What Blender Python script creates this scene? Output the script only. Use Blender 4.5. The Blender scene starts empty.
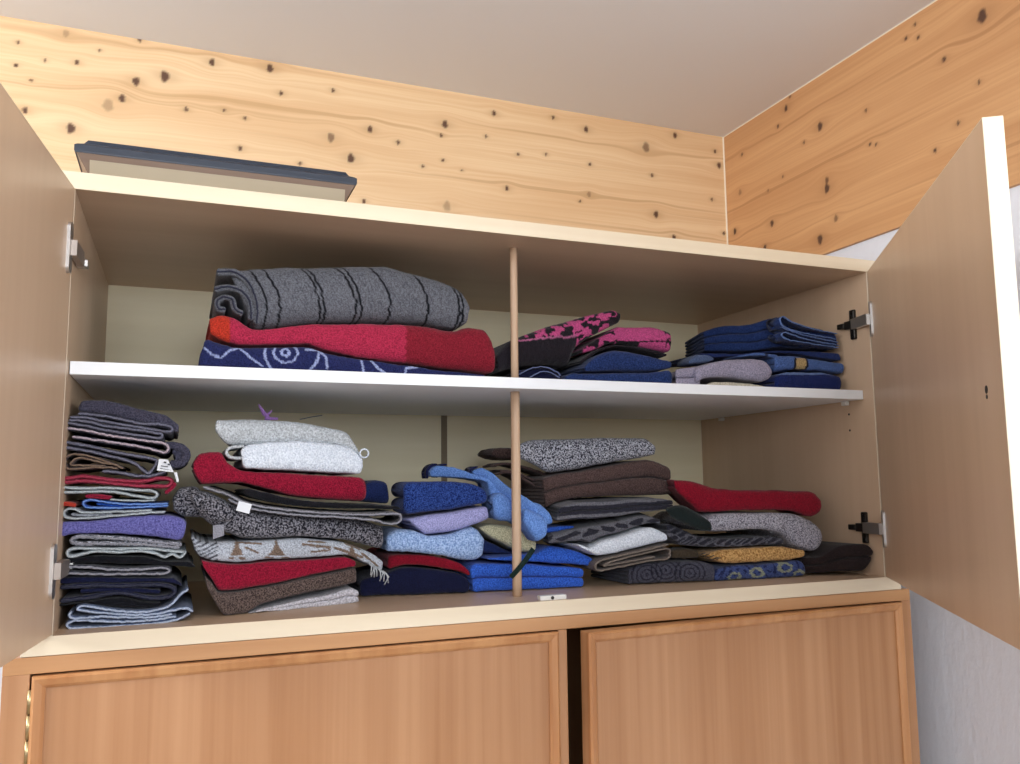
import bpy, bmesh, math, random
import numpy as np
from mathutils import Vector, Matrix, noise

random.seed(7)
SC = bpy.context.scene
COL = SC.collection

# ------------------------------------------------------------------ camera
CAM_R = np.array([0.9251, -0.3796, -0.0133])
CAM_U = np.array([-0.0325, -0.1140, 0.9930])
CAM_F = np.array([0.3784, 0.9181, 0.1178])
CAM_C = np.array([-0.4765, -1.0988, 0.1607])
FPX, PPX, PPY = 852.85, 530.88, 381.63
cam = bpy.data.cameras.new('camera')
cam_o = bpy.data.objects.new('camera', cam)
COL.objects.link(cam_o)
cam.sensor_fit = 'HORIZONTAL'
cam.sensor_width = 36.0
cam.lens = FPX * 36.0 / 1020.0
cam.shift_x = -(PPX - 510.0) / 1020.0
cam.clip_start = 0.02
cam_o.matrix_world = Matrix(((CAM_R[0], CAM_U[0], -CAM_F[0], CAM_C[0]),
                             (CAM_R[1], CAM_U[1], -CAM_F[1], CAM_C[1]),
                             (CAM_R[2], CAM_U[2], -CAM_F[2], CAM_C[2]),
                             (0, 0, 0, 1)))
SC.camera = cam_o

# ------------------------------------------------------------------ light and exposure
SC.view_settings.view_transform = 'Standard'
SC.view_settings.look = 'None'
SC.view_settings.gamma = 1.0
SC.view_settings.use_curve_mapping = False
SC.view_settings.exposure = 0.0
world = bpy.data.worlds.new('sky')
SC.world = world
world.use_nodes = True
world.node_tree.nodes['Background'].inputs[0].default_value = (0.75, 0.87, 1.0, 1)
world.node_tree.nodes['Background'].inputs[1].default_value = 1.0


def area(name, loc, direction, sx, sy, power, color):
    l = bpy.data.lights.new(name, 'AREA')
    l.shape = 'RECTANGLE'
    l.size, l.size_y, l.energy, l.color = sx, sy, power, color
    o = bpy.data.objects.new(name, l)
    COL.objects.link(o)
    o.location = loc
    o.rotation_euler = Vector(direction).to_track_quat('-Z', 'Y').to_euler()
    return o


# daylight lamps: unseen windows added high left and behind the camera; right window
area('added_left_daylight', (-2.425, -0.6, 0.65), (1, 0, 0), 1.16, 0.50, 39.0, (0.94, 0.965, 1.0))
area('added_front_daylight', (-0.55, -1.975, 0.50), (0, 1, 0), 0.84, 0.46, 14.0, (0.90, 0.95, 1.0))
area('daylight_right_window', (0.739, -1.45, 0.50), (-1, 0, 0), 0.76, 0.76, 20.0, (0.92, 0.96, 1.0))

# ------------------------------------------------------------------ constants of the place (metres)
XL, XR = -0.6, 0.6
H, D, T = 0.5119, 0.518, 0.0208
SZ, SY = 0.3105, 0.0243                       # shelf top, shelf front
ROOM = dict(x0=-2.4, x1=0.714, y0=-1.95, y1=0.55, z0=-1.45, z1=0.979)
ZW = 0.609                                    # lower edge of the pine cladding
WOOD_Y, WOOD_X = 0.538, 0.706


def at(px, py, Y):
    """the point of the plane y = Y that the photograph shows at (px, py)"""
    d = CAM_F + CAM_R * (px - PPX) / FPX - CAM_U * (py - PPY) / FPX
    return CAM_C + d * (Y - CAM_C[1]) / d[1]


def at_x(px, py, X):
    d = CAM_F + CAM_R * (px - PPX) / FPX - CAM_U * (py - PPY) / FPX
    return CAM_C + d * (X - CAM_C[0]) / d[0]


def srgb(r, g, b):
    def f(c):
        c /= 255.0
        return c / 12.92 if c <= 0.04045 else ((c + 0.055) / 1.055) ** 2.4
    return (f(r), f(g), f(b))


# ------------------------------------------------------------------ materials
def new_mat(name):
    m = bpy.data.materials.new(name)
    m.use_nodes = True
    nt = m.node_tree
    b = nt.nodes['Principled BSDF']
    return m, nt, b


def N(nt, typ, **kw):
    n = nt.nodes.new(typ)
    for k, v in kw.items():
        setattr(n, k, v)
    return n


def rgba(c):
    return (c[0], c[1], c[2], 1.0)


def plain(name, col, rough=0.5, metal=0.0):
    m, nt, b = new_mat(name)
    b.inputs['Base Color'].default_value = rgba(col)
    b.inputs['Roughness'].default_value = rough
    b.inputs['Metallic'].default_value = metal
    return m


def terry(name, col, col2=None, scale=560.0, bump=0.7, attr=False, dist=0.0018, spread=(0.35, 0.65)):
    """towelling: small loops as bump and as a fine mottle between two yarn colours"""
    m, nt, b = new_mat(name)
    b.inputs['Roughness'].default_value = 0.95
    b.inputs['Specular IOR Level'].default_value = 0.1
    b.inputs['Sheen Weight'].default_value = 0.12
    b.inputs['Sheen Roughness'].default_value = 0.5
    tc = N(nt, 'ShaderNodeTexCoord')
    nz = N(nt, 'ShaderNodeTexNoise')
    nz.inputs['Scale'].default_value = scale
    nz.inputs['Detail'].default_value = 2.0
    nt.links.new(tc.outputs['Object'], nz.inputs['Vector'])
    rp = N(nt, 'ShaderNodeMapRange')
    rp.inputs['From Min'].default_value = spread[0]
    rp.inputs['From Max'].default_value = spread[1]
    nt.links.new(nz.outputs['Fac'], rp.inputs['Value'])
    mx = N(nt, 'ShaderNodeMix', data_type='RGBA')
    nt.links.new(rp.outputs['Result'], mx.inputs[0])
    if attr:
        at_ = N(nt, 'ShaderNodeAttribute', attribute_name='pattern')
        dk = N(nt, 'ShaderNodeMix', data_type='RGBA', blend_type='MULTIPLY')
        dk.inputs[0].default_value = 1.0
        dk.inputs[7].default_value = (0.5, 0.5, 0.5, 1)
        nt.links.new(at_.outputs['Color'], dk.inputs[6])
        nt.links.new(dk.outputs[2], mx.inputs[6])
        nt.links.new(at_.outputs['Color'], mx.inputs[7])
    else:
        c2 = col2 or tuple(c * 0.52 for c in col)
        mx.inputs[6].default_value = rgba(c2)
        mx.inputs[7].default_value = rgba(col)
    nt.links.new(mx.outputs[2], b.inputs['Base Color'])
    bp = N(nt, 'ShaderNodeBump')
    bp.inputs['Strength'].default_value = bump
    bp.inputs['Distance'].default_value = dist
    nt.links.new(nz.outputs['Fac'], bp.inputs['Height'])
    nt.links.new(bp.outputs['Normal'], b.inputs['Normal'])
    return m


def veneer(name, c1, c2, axis='Z', freq=60.0, stretch=0.035, rough=0.4, streak=0.5):
    """wood veneer with straight grain along one axis"""
    m, nt, b = new_mat(name)
    b.inputs['Roughness'].default_value = rough
    tc = N(nt, 'ShaderNodeTexCoord')
    mp = N(nt, 'ShaderNodeMapping')
    sc = [freq, freq, freq]
    sc['XYZ'.index(axis)] = freq * stretch
    mp.inputs['Scale'].default_value = sc
    nt.links.new(tc.outputs['Object'], mp.inputs['Vector'])
    n1 = N(nt, 'ShaderNodeTexNoise')
    n1.inputs['Scale'].default_value = 1.0
    n1.inputs['Detail'].default_value = 5.0
    n1.inputs['Distortion'].default_value = 0.3
    nt.links.new(mp.outputs['Vector'], n1.inputs['Vector'])
    n2 = N(nt, 'ShaderNodeTexNoise')
    n2.inputs['Scale'].default_value = 0.22
    n2.inputs['Detail'].default_value = 2.0
    nt.links.new(mp.outputs['Vector'], n2.inputs['Vector'])
    ad = N(nt, 'ShaderNodeMix', data_type='FLOAT')
    ad.inputs[0].default_value = streak
    nt.links.new(n2.outputs['Fac'], ad.inputs[2])
    nt.links.new(n1.outputs['Fac'], ad.inputs[3])
    rp = N(nt, 'ShaderNodeMapRange')
    rp.inputs['From Min'].default_value = 0.36
    rp.inputs['From Max'].default_value = 0.64
    nt.links.new(ad.outputs[0], rp.inputs['Value'])
    mx = N(nt, 'ShaderNodeMix', data_type='RGBA')
    mx.inputs[6].default_value = rgba(c1)
    mx.inputs[7].default_value = rgba(c2)
    nt.links.new(rp.outputs['Result'], mx.inputs[0])
    nt.links.new(mx.outputs[2], b.inputs['Base Color'])
    return m


def pine(name, light, dark, knot_c, along):
    """knotty pine: grain along one axis, bent around the knots by the mesh's 'warp' value"""
    m, nt, b = new_mat(name)
    b.inputs['Roughness'].default_value = 0.55
    tc = N(nt, 'ShaderNodeTexCoord')
    sp = N(nt, 'ShaderNodeSeparateXYZ')
    nt.links.new(tc.outputs['Object'], sp.inputs[0])
    wa = N(nt, 'ShaderNodeAttribute', attribute_name='warp')
    ad = N(nt, 'ShaderNodeMath', operation='ADD')
    nt.links.new(sp.outputs['Z'], ad.inputs[0])
    nt.links.new(wa.outputs['Fac'], ad.inputs[1])
    cb = N(nt, 'ShaderNodeCombineXYZ')
    nt.links.new(sp.outputs[along], cb.inputs[0])
    nt.links.new(ad.outputs[0], cb.inputs[2])

    def layer(sx, sz, detail, lo, hi, dist=0.0):
        mp = N(nt, 'ShaderNodeMapping')
        mp.inputs['Scale'].default_value = (sx, 1, sz)
        nt.links.new(cb.outputs[0], mp.inputs['Vector'])
        nz = N(nt, 'ShaderNodeTexNoise')
        nz.inputs['Scale'].default_value = 1.0
        nz.inputs['Detail'].default_value = detail
        nz.inputs['Distortion'].default_value = dist
        nt.links.new(mp.outputs[0], nz.inputs['Vector'])
        r = N(nt, 'ShaderNodeMapRange')
        r.inputs['From Min'].default_value = lo
        r.inputs['From Max'].default_value = hi
        nt.links.new(nz.outputs['Fac'], r.inputs['Value'])
        return r.outputs['Result']

    broad = layer(1.3, 26.0, 2.0, 0.3, 0.7)
    fine = layer(2.2, 190.0, 4.0, 0.35, 0.72, 0.15)
    line = layer(0.9, 75.0, 1.0, 0.60, 0.72)

    def mix(f, a, bb, fac_mul=1.0):
        mx = N(nt, 'ShaderNodeMix', data_type='RGBA')
        if fac_mul != 1.0:
            mu = N(nt, 'ShaderNodeMath', operation='MULTIPLY')
            mu.inputs[1].default_value = fac_mul
            nt.links.new(f, mu.inputs[0])
            f = mu.outputs[0]
        nt.links.new(f, mx.inputs[0])
        for s, v in ((6, a), (7, bb)):
            if isinstance(v, tuple):
                mx.inputs[s].default_value = rgba(v)
            else:
                nt.links.new(v, mx.inputs[s])
        return mx.outputs[2]

    mid = tuple(0.5 * (p + q) for p, q in zip(light, dark))
    c = mix(broad, light, mid)
    c = mix(fine, c, dark, 0.38)
    c = mix(line, c, tuple(v * 0.8 for v in dark), 0.5)
    ha = N(nt, 'ShaderNodeAttribute', attribute_name='halo')
    c = mix(ha.outputs['Fac'], c, tuple(v * 0.62 for v in dark), 0.75)
    kn = N(nt, 'ShaderNodeAttribute', attribute_name='knot')
    c = mix(kn.outputs['Fac'], c, knot_c, 0.95)
    nt.links.new(c, b.inputs['Base Color'])
    return m


def plaster(name, col, scale=60.0, strength=0.25, dist=0.004):
    m, nt, b = new_mat(name)
    b.inputs['Base Color'].default_value = rgba(col)
    b.inputs['Roughness'].default_value = 0.9
    tc = N(nt, 'ShaderNodeTexCoord')
    mp = N(nt, 'ShaderNodeMapping')
    mp.inputs['Scale'].default_value = (1.0, 1.0, 0.55)
    nt.links.new(tc.outputs['Object'], mp.inputs['Vector'])
    nz = N(nt, 'ShaderNodeTexNoise')
    nz.inputs['Scale'].default_value = scale
    nz.inputs['Detail'].default_value = 4.0
    nt.links.new(mp.outputs[0], nz.inputs['Vector'])
    bp = N(nt, 'ShaderNodeBump')
    bp.inputs['Strength'].default_value = strength
    bp.inputs['Distance'].default_value = dist
    nt.links.new(nz.outputs['Fac'], bp.inputs['Height'])
    nt.links.new(bp.outputs['Normal'], b.inputs['Normal'])
    return m


M = {}
M['ceiling'] = plaster('ceiling paint', srgb(230, 230, 230), 30, 0.05)
M['stucco'] = plaster('rough white plaster', srgb(222, 224, 230), 70, 0.4, 0.005)
M['floor'] = veneer('floor boards', srgb(170, 158, 146), srgb(186, 174, 160), 'Y', 25)
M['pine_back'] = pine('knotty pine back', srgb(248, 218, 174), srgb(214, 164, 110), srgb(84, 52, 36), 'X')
M['pine_right_shaded'] = pine('knotty pine right shaded', srgb(214, 166, 116), srgb(174, 120, 74), srgb(74, 45, 32), 'Y')  # same pine in darker tones; the right wall's shade is in the colour
M['bead'] = plain('white corner bead', srgb(240, 228, 205), 0.6)
M['laminate'] = veneer('beige maple laminate', srgb(200, 170, 140), srgb(208, 179, 150), 'X', 40, 0.05, 0.38)
M['laminate_v'] = veneer('beige maple laminate upright', srgb(200, 170, 140), srgb(208, 179, 150), 'Z', 40, 0.05, 0.38)
M['edge'] = veneer('pale maple edging', srgb(226, 208, 178), srgb(236, 220, 192), 'X', 60, 0.05, 0.45)
M['edge_v'] = veneer('pale maple edging upright', srgb(232, 218, 192), srgb(240, 228, 204), 'Z', 60, 0.05, 0.45)
M['back'] = veneer('birch back panel', srgb(234, 222, 186), srgb(243, 232, 200), 'X', 45, 0.06, 0.5)
M['shelf'] = plain('white shelf coating', srgb(244, 247, 250), 0.45)
M['joint'] = plain('joint strip', srgb(128, 112, 88), 0.5)
M['rod'] = veneer('beech rod', srgb(184, 150, 122), srgb(208, 178, 148), 'Z', 160, 0.05, 0.5)
M['beech_v'] = veneer('warm beech veneer', srgb(168, 117, 76), srgb(190, 141, 100), 'Z', 70, 0.018, 0.34, 0.5)
M['beech_h'] = veneer('warm beech rail', srgb(184, 132, 86), srgb(202, 152, 104), 'X', 60, 0.05, 0.36)
M['beech_m'] = veneer('beech moulding', srgb(180, 122, 76), srgb(204, 150, 100), 'Z', 70, 0.06, 0.34)
M['chrome'] = plain('nickel', (0.62, 0.60, 0.58), 0.42, 1.0)
M['arm_reflection'] = plain('metal with brown reflection', (0.42, 0.36, 0.32), 0.45, 0.85)  # plain metal arm; its brown reflection is put into the colour
M['dark_metal'] = plain('dark hinge metal', (0.06, 0.055, 0.05), 0.35, 0.9)
M['brass'] = plain('aged brass', (0.55, 0.42, 0.22), 0.35, 1.0)
M['white_plastic'] = plain('white plastic', srgb(225, 222, 215), 0.4)
M['black'] = plain('black', (0.01, 0.01, 0.01), 0.6)
M['tray_rim'] = plain('dark slate lacquer', srgb(44, 50, 62), 0.32)
M['tray_side'] = veneer('brown tray side', srgb(112, 88, 70), srgb(124, 100, 80), 'X', 50)
M['tray_panel'] = veneer('beige tray panel', srgb(160, 146, 120), srgb(170, 156, 130), 'X', 50)
M['label'] = plain('white cloth label', srgb(225, 228, 232), 0.8)
M['ink'] = plain('label print', srgb(60, 66, 76), 0.8)

TC = {}


def tm(key, r, g, b, col2=None, **kw):
    TC[key] = terry(key + ' towelling', srgb(r, g, b), srgb(*col2) if col2 else None, **kw)


tm('white', 236, 242, 250, (196, 204, 216), scale=420, bump=0.9)
tm('offwhite', 205, 210, 214, scale=420)
tm('grey white', 208, 206, 214, scale=420)
tm('red', 156, 26, 54, (104, 12, 34))
tm('dark red', 146, 22, 44)
tm('black', 26, 26, 32)
tm('melange', 146, 144, 152, (26, 26, 34), scale=440, bump=0.9, spread=(0.42, 0.64))
tm('light melange', 196, 198, 208, (36, 38, 50), scale=440, bump=0.9, spread=(0.40, 0.62))
tm('heather', 186, 184, 194, (92, 90, 100), scale=500, bump=0.7, spread=(0.38, 0.6))
tm('brown melange', 112, 96, 90, (52, 42, 40), scale=600, bump=0.8, spread=(0.4, 0.62))
tm('royal', 54, 82, 152, (12, 26, 84), spread=(0.38, 0.62))
tm('royal bright', 66, 116, 224, (34, 70, 166))
tm('denim', 46, 66, 118, (22, 36, 76))
tm('deep royal', 40, 54, 104)
tm('navy', 26, 30, 62)
tm('light blue', 184, 210, 246, (112, 142, 196), scale=380, bump=1.0)
tm('sky blue', 128, 170, 236, (84, 122, 196))
tm('lavender', 182, 182, 230, (136, 136, 184))
tm('grey lavender', 172, 166, 188)
tm('cream', 222, 216, 178)
tm('ivory', 214, 206, 186)
tm('slate', 78, 76, 92, (44, 44, 58))
tm('charcoal', 70, 70, 82, (40, 40, 50))
tm('brown', 104, 84, 80, (64, 48, 46))
tm('dark brown', 50, 40, 40)
tm('taupe', 118, 104, 96, (84, 72, 66))
tm('purple', 116, 114, 180, (74, 72, 130))
tm('maroon', 146, 30, 58)
tm('bright blue', 40, 90, 190)
tm('orange red', 186, 62, 48)
tm('grey', 170, 174, 182, (120, 124, 132), scale=340, spread=(0.4, 0.6))
tm('pale grey', 178, 186, 190, (140, 150, 156))
tm('blue grey', 92, 108, 140, (62, 76, 108))
tm('gold', 214, 172, 112, (146, 104, 56), scale=330, bump=0.9)
tm('olive brown', 84, 72, 58)
tm('green black', 30, 40, 40)
tm('deep red', 146, 20, 42, (108, 12, 30))
tm('pattern', 128, 128, 128, attr=True)
HEM = {k: terry('hem ' + k, srgb(*c), tuple(v * .6 for v in srgb(*c)), scale=700, bump=.8) for k, c in {
    'slate': (120, 120, 138), 'pale': (196, 206, 210), 'blue': (120, 160, 228), 'brown': (138, 116, 98),
    'maroon': (176, 62, 86), 'grey': (158, 158, 168), 'blue grey': (190, 204, 228), 'dark': (58, 60, 78),
    'taupe': (142, 130, 120), 'pink grey': (196, 180, 190), 'denim': (118, 146, 204), 'navy line': (126, 140, 186),
    'orange': (196, 78, 60), 'navy': (30, 36, 84), 'purple': (150, 110, 176), 'green': (28, 48, 44)}.items()}


# ------------------------------------------------------------------ mesh helpers
class MB:
    def __init__(self):
        self.v, self.f, self.c, self.flat = [], [], [], set()

    def add(self, verts, faces, cols=None):
        o = len(self.v)
        self.v.extend([tuple(map(float, p)) for p in verts])
        self.f.extend([tuple(i + o for i in f) for f in faces])
        self.c.extend(cols if cols is not None else [(0.5, 0.5, 0.5)] * len(verts))
        return self

    def box(self, x0, x1, y0, y1, z0, z1, bev=0.0):
        bm = bmesh.new()
        bmesh.ops.create_cube(bm, size=1.0)
        for v in bm.verts:
            v.co = Vector((x0 + (v.co.x + .5) * (x1 - x0), y0 + (v.co.y + .5) * (y1 - y0), z0 + (v.co.z + .5) * (z1 - z0)))
        if bev:
            bmesh.ops.bevel(bm, geom=bm.edges[:], offset=bev, segments=2, affect='EDGES', profile=0.5)
        return self.bm(bm)

    def bm(self, bm):
        bm.verts.ensure_lookup_table()
        bmesh.ops.recalc_face_normals(bm, faces=bm.faces[:])
        self.add([v.co[:] for v in bm.verts], [[v.index for v in f.verts] for f in bm.faces])
        bm.free()
        return self

    def tube(self, pts, r, seg=8, closed=False):
        pts = [Vector(p) for p in pts]
        n = len(pts)
        rings = []
        up = Vector((0.31, 0.87, 0.38))
        for i, p in enumerate(pts):
            a = pts[(i - 1) % n] if (closed or i > 0) else p
            b = pts[(i + 1) % n] if (closed or i < n - 1) else p
            d = (b - a).normalized()
            s = d.cross(up).normalized()
            w = s.cross(d)
            rr = r[i] if isinstance(r, (list, tuple)) else r
            rings.append([p + (s * math.cos(k * 2 * math.pi / seg) + w * math.sin(k * 2 * math.pi / seg)) * rr for k in range(seg)])
        vs = [q for rg in rings for q in rg]
        fs = []
        for i in range(n if closed else n - 1):
            j = (i + 1) % n
            for k in range(seg):
                l = (k + 1) % seg
                fs.append((i * seg + k, i * seg + l, j * seg + l, j * seg + k))
        if not closed:
            fs.append(tuple(range(seg))[::-1])
            fs.append(tuple((n - 1) * seg + k for k in range(seg)))
        return self.add(vs, fs)

    def xform(self, mat):
        self.v = [tuple(mat @ Vector(p)) for p in self.v]
        return self

    def build(self, name, mat, parent=None, smooth=False, origin=None, attr=False, kind=None):
        V = np.array(self.v)
        if parent is not None:
            base = np.array(parent.matrix_world.translation) if origin is None else np.array(origin)
            own = V.min(0) * 0.5 + V.max(0) * 0.5
            base_own = own
        else:
            base_own = np.array([(V[:, 0].min() + V[:, 0].max()) / 2, (V[:, 1].min() + V[:, 1].max()) / 2, V[:, 2].min()]) if origin is None else np.array(origin)
        me = bpy.data.meshes.new(name)
        me.from_pydata([tuple(p) for p in (V - base_own)], [], self.f)
        if smooth:
            me.polygons.foreach_set('use_smooth', [i not in self.flat for i in range(len(me.polygons))])
        if attr:
            ca = me.color_attributes.new('pattern', 'FLOAT_COLOR', 'POINT')
            ca.data.foreach_set('color', np.array([(c[0], c[1], c[2], 1.0) for c in self.c], dtype=np.float32).ravel())
        me.materials.append(mat)
        o = bpy.data.objects.new(name, me)
        COL.objects.link(o)
        if parent is not None:
            o.parent = parent
            pw = WORLD[parent.name]
            o.location = Vector(base_own) - pw
        else:
            o.location = Vector(base_own)
        WORLD[o.name] = Vector(base_own)
        if kind:
            o['kind'] = kind
        return o


WORLD = {}


def empty(name, loc, label, cat, group=None):
    o = bpy.data.objects.new(name, None)
    COL.objects.link(o)
    o.location = loc
    WORLD[o.name] = Vector(loc)
    tag(o, label, cat, group)
    return o


def tag(o, label=None, cat=None, group=None):
    if label:
        o['label'] = label
    if cat:
        o['category'] = cat
    if group:
        o['group'] = group
    return o


def struct(name, mb, mat, smooth=False):
    o = mb.build(name, mat, smooth=smooth)
    o['kind'] = 'structure'
    return o


# ------------------------------------------------------------------ the room shell
R_ = ROOM
struct('floor', MB().box(R_['x0'] - .1, R_['x1'] + .1, R_['y0'] - .1, R_['y1'] + .1, R_['z0'] - .1, R_['z0']), M['floor'])
struct('ceiling', MB().box(R_['x0'] - .1, R_['x1'] + .1, R_['y0'] - .1, R_['y1'] + .1, R_['z1'], R_['z1'] + .1), M['ceiling'])
struct('wall_back', MB().box(R_['x0'] - .1, R_['x1'] + .1, R_['y1'], R_['y1'] + .1, R_['z0'], R_['z1']), M['stucco'])


def wall_hole(axis, c0, c1, a0, a1, h0, h1, z0, z1):
    """a wall across one axis with a window opening a0..a1 x h0..h1"""
    mb = MB()
    lo, hi = (R_['y0'], R_['y1']) if axis == 'x' else (R_['x0'], R_['x1'])
    for (p, q, r, s) in ((lo, a0, z0, z1), (a1, hi, z0, z1), (a0, a1, z0, h0), (a0, a1, h1, z1)):
        if axis == 'x':
            mb.box(c0, c1, p, q, r, s)
        else:
            mb.box(p, q, c0, c1, r, s)
    return mb


LW = (-1.22, 0.02, 0.36, 0.94)    # added left window: y0 y1 z0 z1
FW = (-1.01, -0.09, 0.23, 0.77)    # added front window: x0 x1 z0 z1
RW = (-1.87, -1.03, 0.08, 0.92)  # right window: y0 y1 z0 z1
struct('wall_right', wall_hole('x', R_['x1'], R_['x1'] + .1, RW[0], RW[1], RW[2], RW[3], R_['z0'], R_['z1']), M['stucco'])
struct('wall_left', wall_hole('x', R_['x0'] - .1, R_['x0'], LW[0], LW[1], LW[2], LW[3], R_['z0'], R_['z1']), M['stucco'])
struct('wall_front', wall_hole('y', R_['y0'] - .1, R_['y0'], FW[0], FW[1], FW[2], FW[3], R_['z0'], R_['z1']), M['stucco'])
M['glass'], nt_, b_ = new_mat('window glass')
for n_ in list(nt_.nodes):
    if n_.type == 'BSDF_PRINCIPLED':
        nt_.nodes.remove(n_)
tr_, gl_, mx_ = N(nt_, 'ShaderNodeBsdfTransparent'), N(nt_, 'ShaderNodeBsdfGlossy'), N(nt_, 'ShaderNodeMixShader')
gl_.inputs['Roughness'].default_value = 0.02
mx_.inputs[0].default_value = 0.06
nt_.links.new(tr_.outputs[0], mx_.inputs[1])
nt_.links.new(gl_.outputs[0], mx_.inputs[2])
nt_.links.new(mx_.outputs[0], nt_.nodes['Material Output'].inputs['Surface'])


def window(name, axis, c, a0, a1, h0, h1):
    fr = MB()
    w = 0.05
    mid = (a0 + a1) / 2
    for (p, q, r, s) in ((a0, a0 + w, h0, h1), (a1 - w, a1, h0, h1), (a0 + w, a1 - w, h0, h0 + w), (a0 + w, a1 - w, h1 - w, h1), (mid - w / 2, mid + w / 2, h0 + w, h1 - w)):
        if axis == 'x':
            fr.box(c - .02, c + .02, p, q, r, s, .004)
        else:
            fr.box(p, q, c - .02, c + .02, r, s, .004)
    o = struct(name, fr, M['white_plastic'])
    g = MB()
    if axis == 'x':
        g.box(c - .003, c + .003, a0 + w, a1 - w, h0 + w, h1 - w)
    else:
        g.box(a0 + w, a1 - w, c - .003, c + .003, h0 + w, h1 - w)
    g.build('pane', M['glass'], o)


window('window_1', 'x', R_['x1'] + .06, *RW)
window('added_window_front', 'y', R_['y0'] - .06, *FW)  # unseen, added around the front daylight lamp
window('added_window_left', 'x', R_['x0'] - .06, *LW)  # unseen, added around the left daylight lamp

# knotty pine cladding: (px, py, radius px, strength)
KNOTS_BACK = [(18, 42, 1.5), (16, 65, 1.5), (31, 80, 1.2), (77, 62, 2), (66, 33, 3, .35), (140, 39, 2.2), (165, 76, 4.5), (136, 81, 3.5),
              (122, 98, 3.2), (108, 105, 5, .4), (71, 128, 4), (212, 62, 3), (270, 68, 3.6), (281, 93, 2), (186, 109, 2), (224, 110, 1.6),
              (245, 118, 1.6), (333, 90, 1.8), (331, 137, 4, .7), (240, 148, 2.2), (300, 163, 1.8), (370, 129, 3), (351, 158, 4), (398, 142, 2),
              (445, 124, 3.6), (441, 135, 1.8), (494, 113, 2.6), (553, 117, 2), (586, 129, 3), (675, 135, 3), (646, 147, 5, .7), (715, 151, 2),
              (719, 165, 3.2), (518, 154, 1.6), (546, 154, 1.6), (443, 160, 1.5), (423, 166, 1.5), (462, 170, 1.2), (486, 136, 1.5), (590, 164, 1.8),
              (652, 175, 1.8), (507, 188, 2.3), (589, 194, 2.6, .5), (580, 201, 1.3), (656, 214, 3.4), (712, 199, 1.8), (674, 237, 2.8),
              (447, 206, 4.5, .4), (364, 201, 2), (724, 233, 2), (100, 50, 1.2), (25, 110, 2.5), (45, 60, 1.3)]
KNOTS_RIGHT = [(790, 96, 1.8), (786, 108, 3), (778, 126, 1.8), (742, 154, 1.8), (820, 126, 4), (866, 110, 1.6), (870, 144, 1.5), (876, 144, 1.5),
               (740, 192, 3, .5), (772, 223, 3.2), (735, 231, 3.2), (804, 142, 1.5), (827, 180, 3, .8), (827, 188, 4), (820, 239, 4.2), (765, 247, 2.8),
               (836, 218, 3, .7), (906, 38, 1.6), (915, 24, 1.6), (918, 37, 1.6), (982, 16, 5), (944, 59, 2.2), (979, 82, 1.6), (935, 150, 1.8),
               (958, 123, 1.8), (768, 190, 1.2), (783, 176, 1.2)]


def pine_board(name, axis, c, thick, a0, a1, z0, z1, knots, mat):
    st = 0.003
    na, nz = int((a1 - a0) / st) + 1, int((z1 - z0) / st) + 1
    A = np.linspace(a0, a1, na)
    Z = np.linspace(z0, z1, nz)
    ga, gz = np.meshgrid(A, Z, indexing='ij')
    warp = np.zeros_like(ga)
    knot = np.zeros_like(ga)
    halo = np.zeros_like(ga)
    for k in knots:
        px, py, r = k[:3]
        s = k[3] if len(k) > 3 else 1.0
        P = at_x(px, py, c) if axis == 'x' else at(px, py, c)
        a, z = (P[1], P[2]) if axis == 'x' else (P[0], P[2])
        rm = r * 0.0021
        da, dz = ga - a, gz - z
        warp += -dz * 0.85 * np.exp(-(da / (5.0 * rm)) ** 2 - (dz / (3.2 * rm)) ** 2)
        q = np.sqrt((da / (rm * 0.8)) ** 2 + (dz / (rm * 1.15)) ** 2)
        q = q * (1 + .09 * np.sin(3 * np.arctan2(dz, da) + 40 * a) + .06 * np.sin(5 * np.arctan2(dz, da) + 90 * z))
        knot = np.maximum(knot, s * np.clip((1.15 - q) * 2.6, 0, 1))
        halo = np.maximum(halo, s * 0.5 * np.exp(-(da / (2.6 * rm)) ** 2 - (dz / (1.5 * rm)) ** 2))
    idx = np.arange(na * nz).reshape(na, nz)
    if axis == 'x':
        V = np.stack([np.full(na * nz, c), ga.ravel(), gz.ravel()], 1)
    else:
        V = np.stack([ga.ravel(), np.full(na * nz, c), gz.ravel()], 1)
    q = np.stack([idx[:-1, :-1].ravel(), idx[1:, :-1].ravel(), idx[1:, 1:].ravel(), idx[:-1, 1:].ravel()], 1)
    F = [tuple(int(i) for i in f) for f in q]
    # the solid behind the face
    if axis == 'x':
        F = [f[::-1] for f in F]
        bx = MB().box(c, c + thick, a0, a1, z0, z1)
    else:
        bx = MB().box(a0, a1, c, c + thick, z0, z1)
    nb = len(V)
    bxf = []
    for f in bx.f:
        pts = [bx.v[i] for i in f]
        if all(abs(p[0 if axis == 'x' else 1] - c) < 1e-6 for p in pts):
            continue
        bxf.append(tuple(i + nb for i in f))
    V = np.concatenate([V, np.array(bx.v)])
    me = bpy.data.meshes.new(name)
    me.from_pydata([tuple(p) for p in V.tolist()], [], F + bxf)
    for nm, arr in (('warp', warp), ('knot', knot), ('halo', halo)):
        a_ = me.attributes.new(nm, 'FLOAT', 'POINT')
        full = np.zeros(len(V), dtype=np.float32)
        full[:nb] = arr.ravel()
        a_.data.foreach_set('value', full)
    me.materials.append(mat)
    o = bpy.data.objects.new(name, me)
    COL.objects.link(o)
    o['kind'] = 'structure'
    return o


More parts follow.
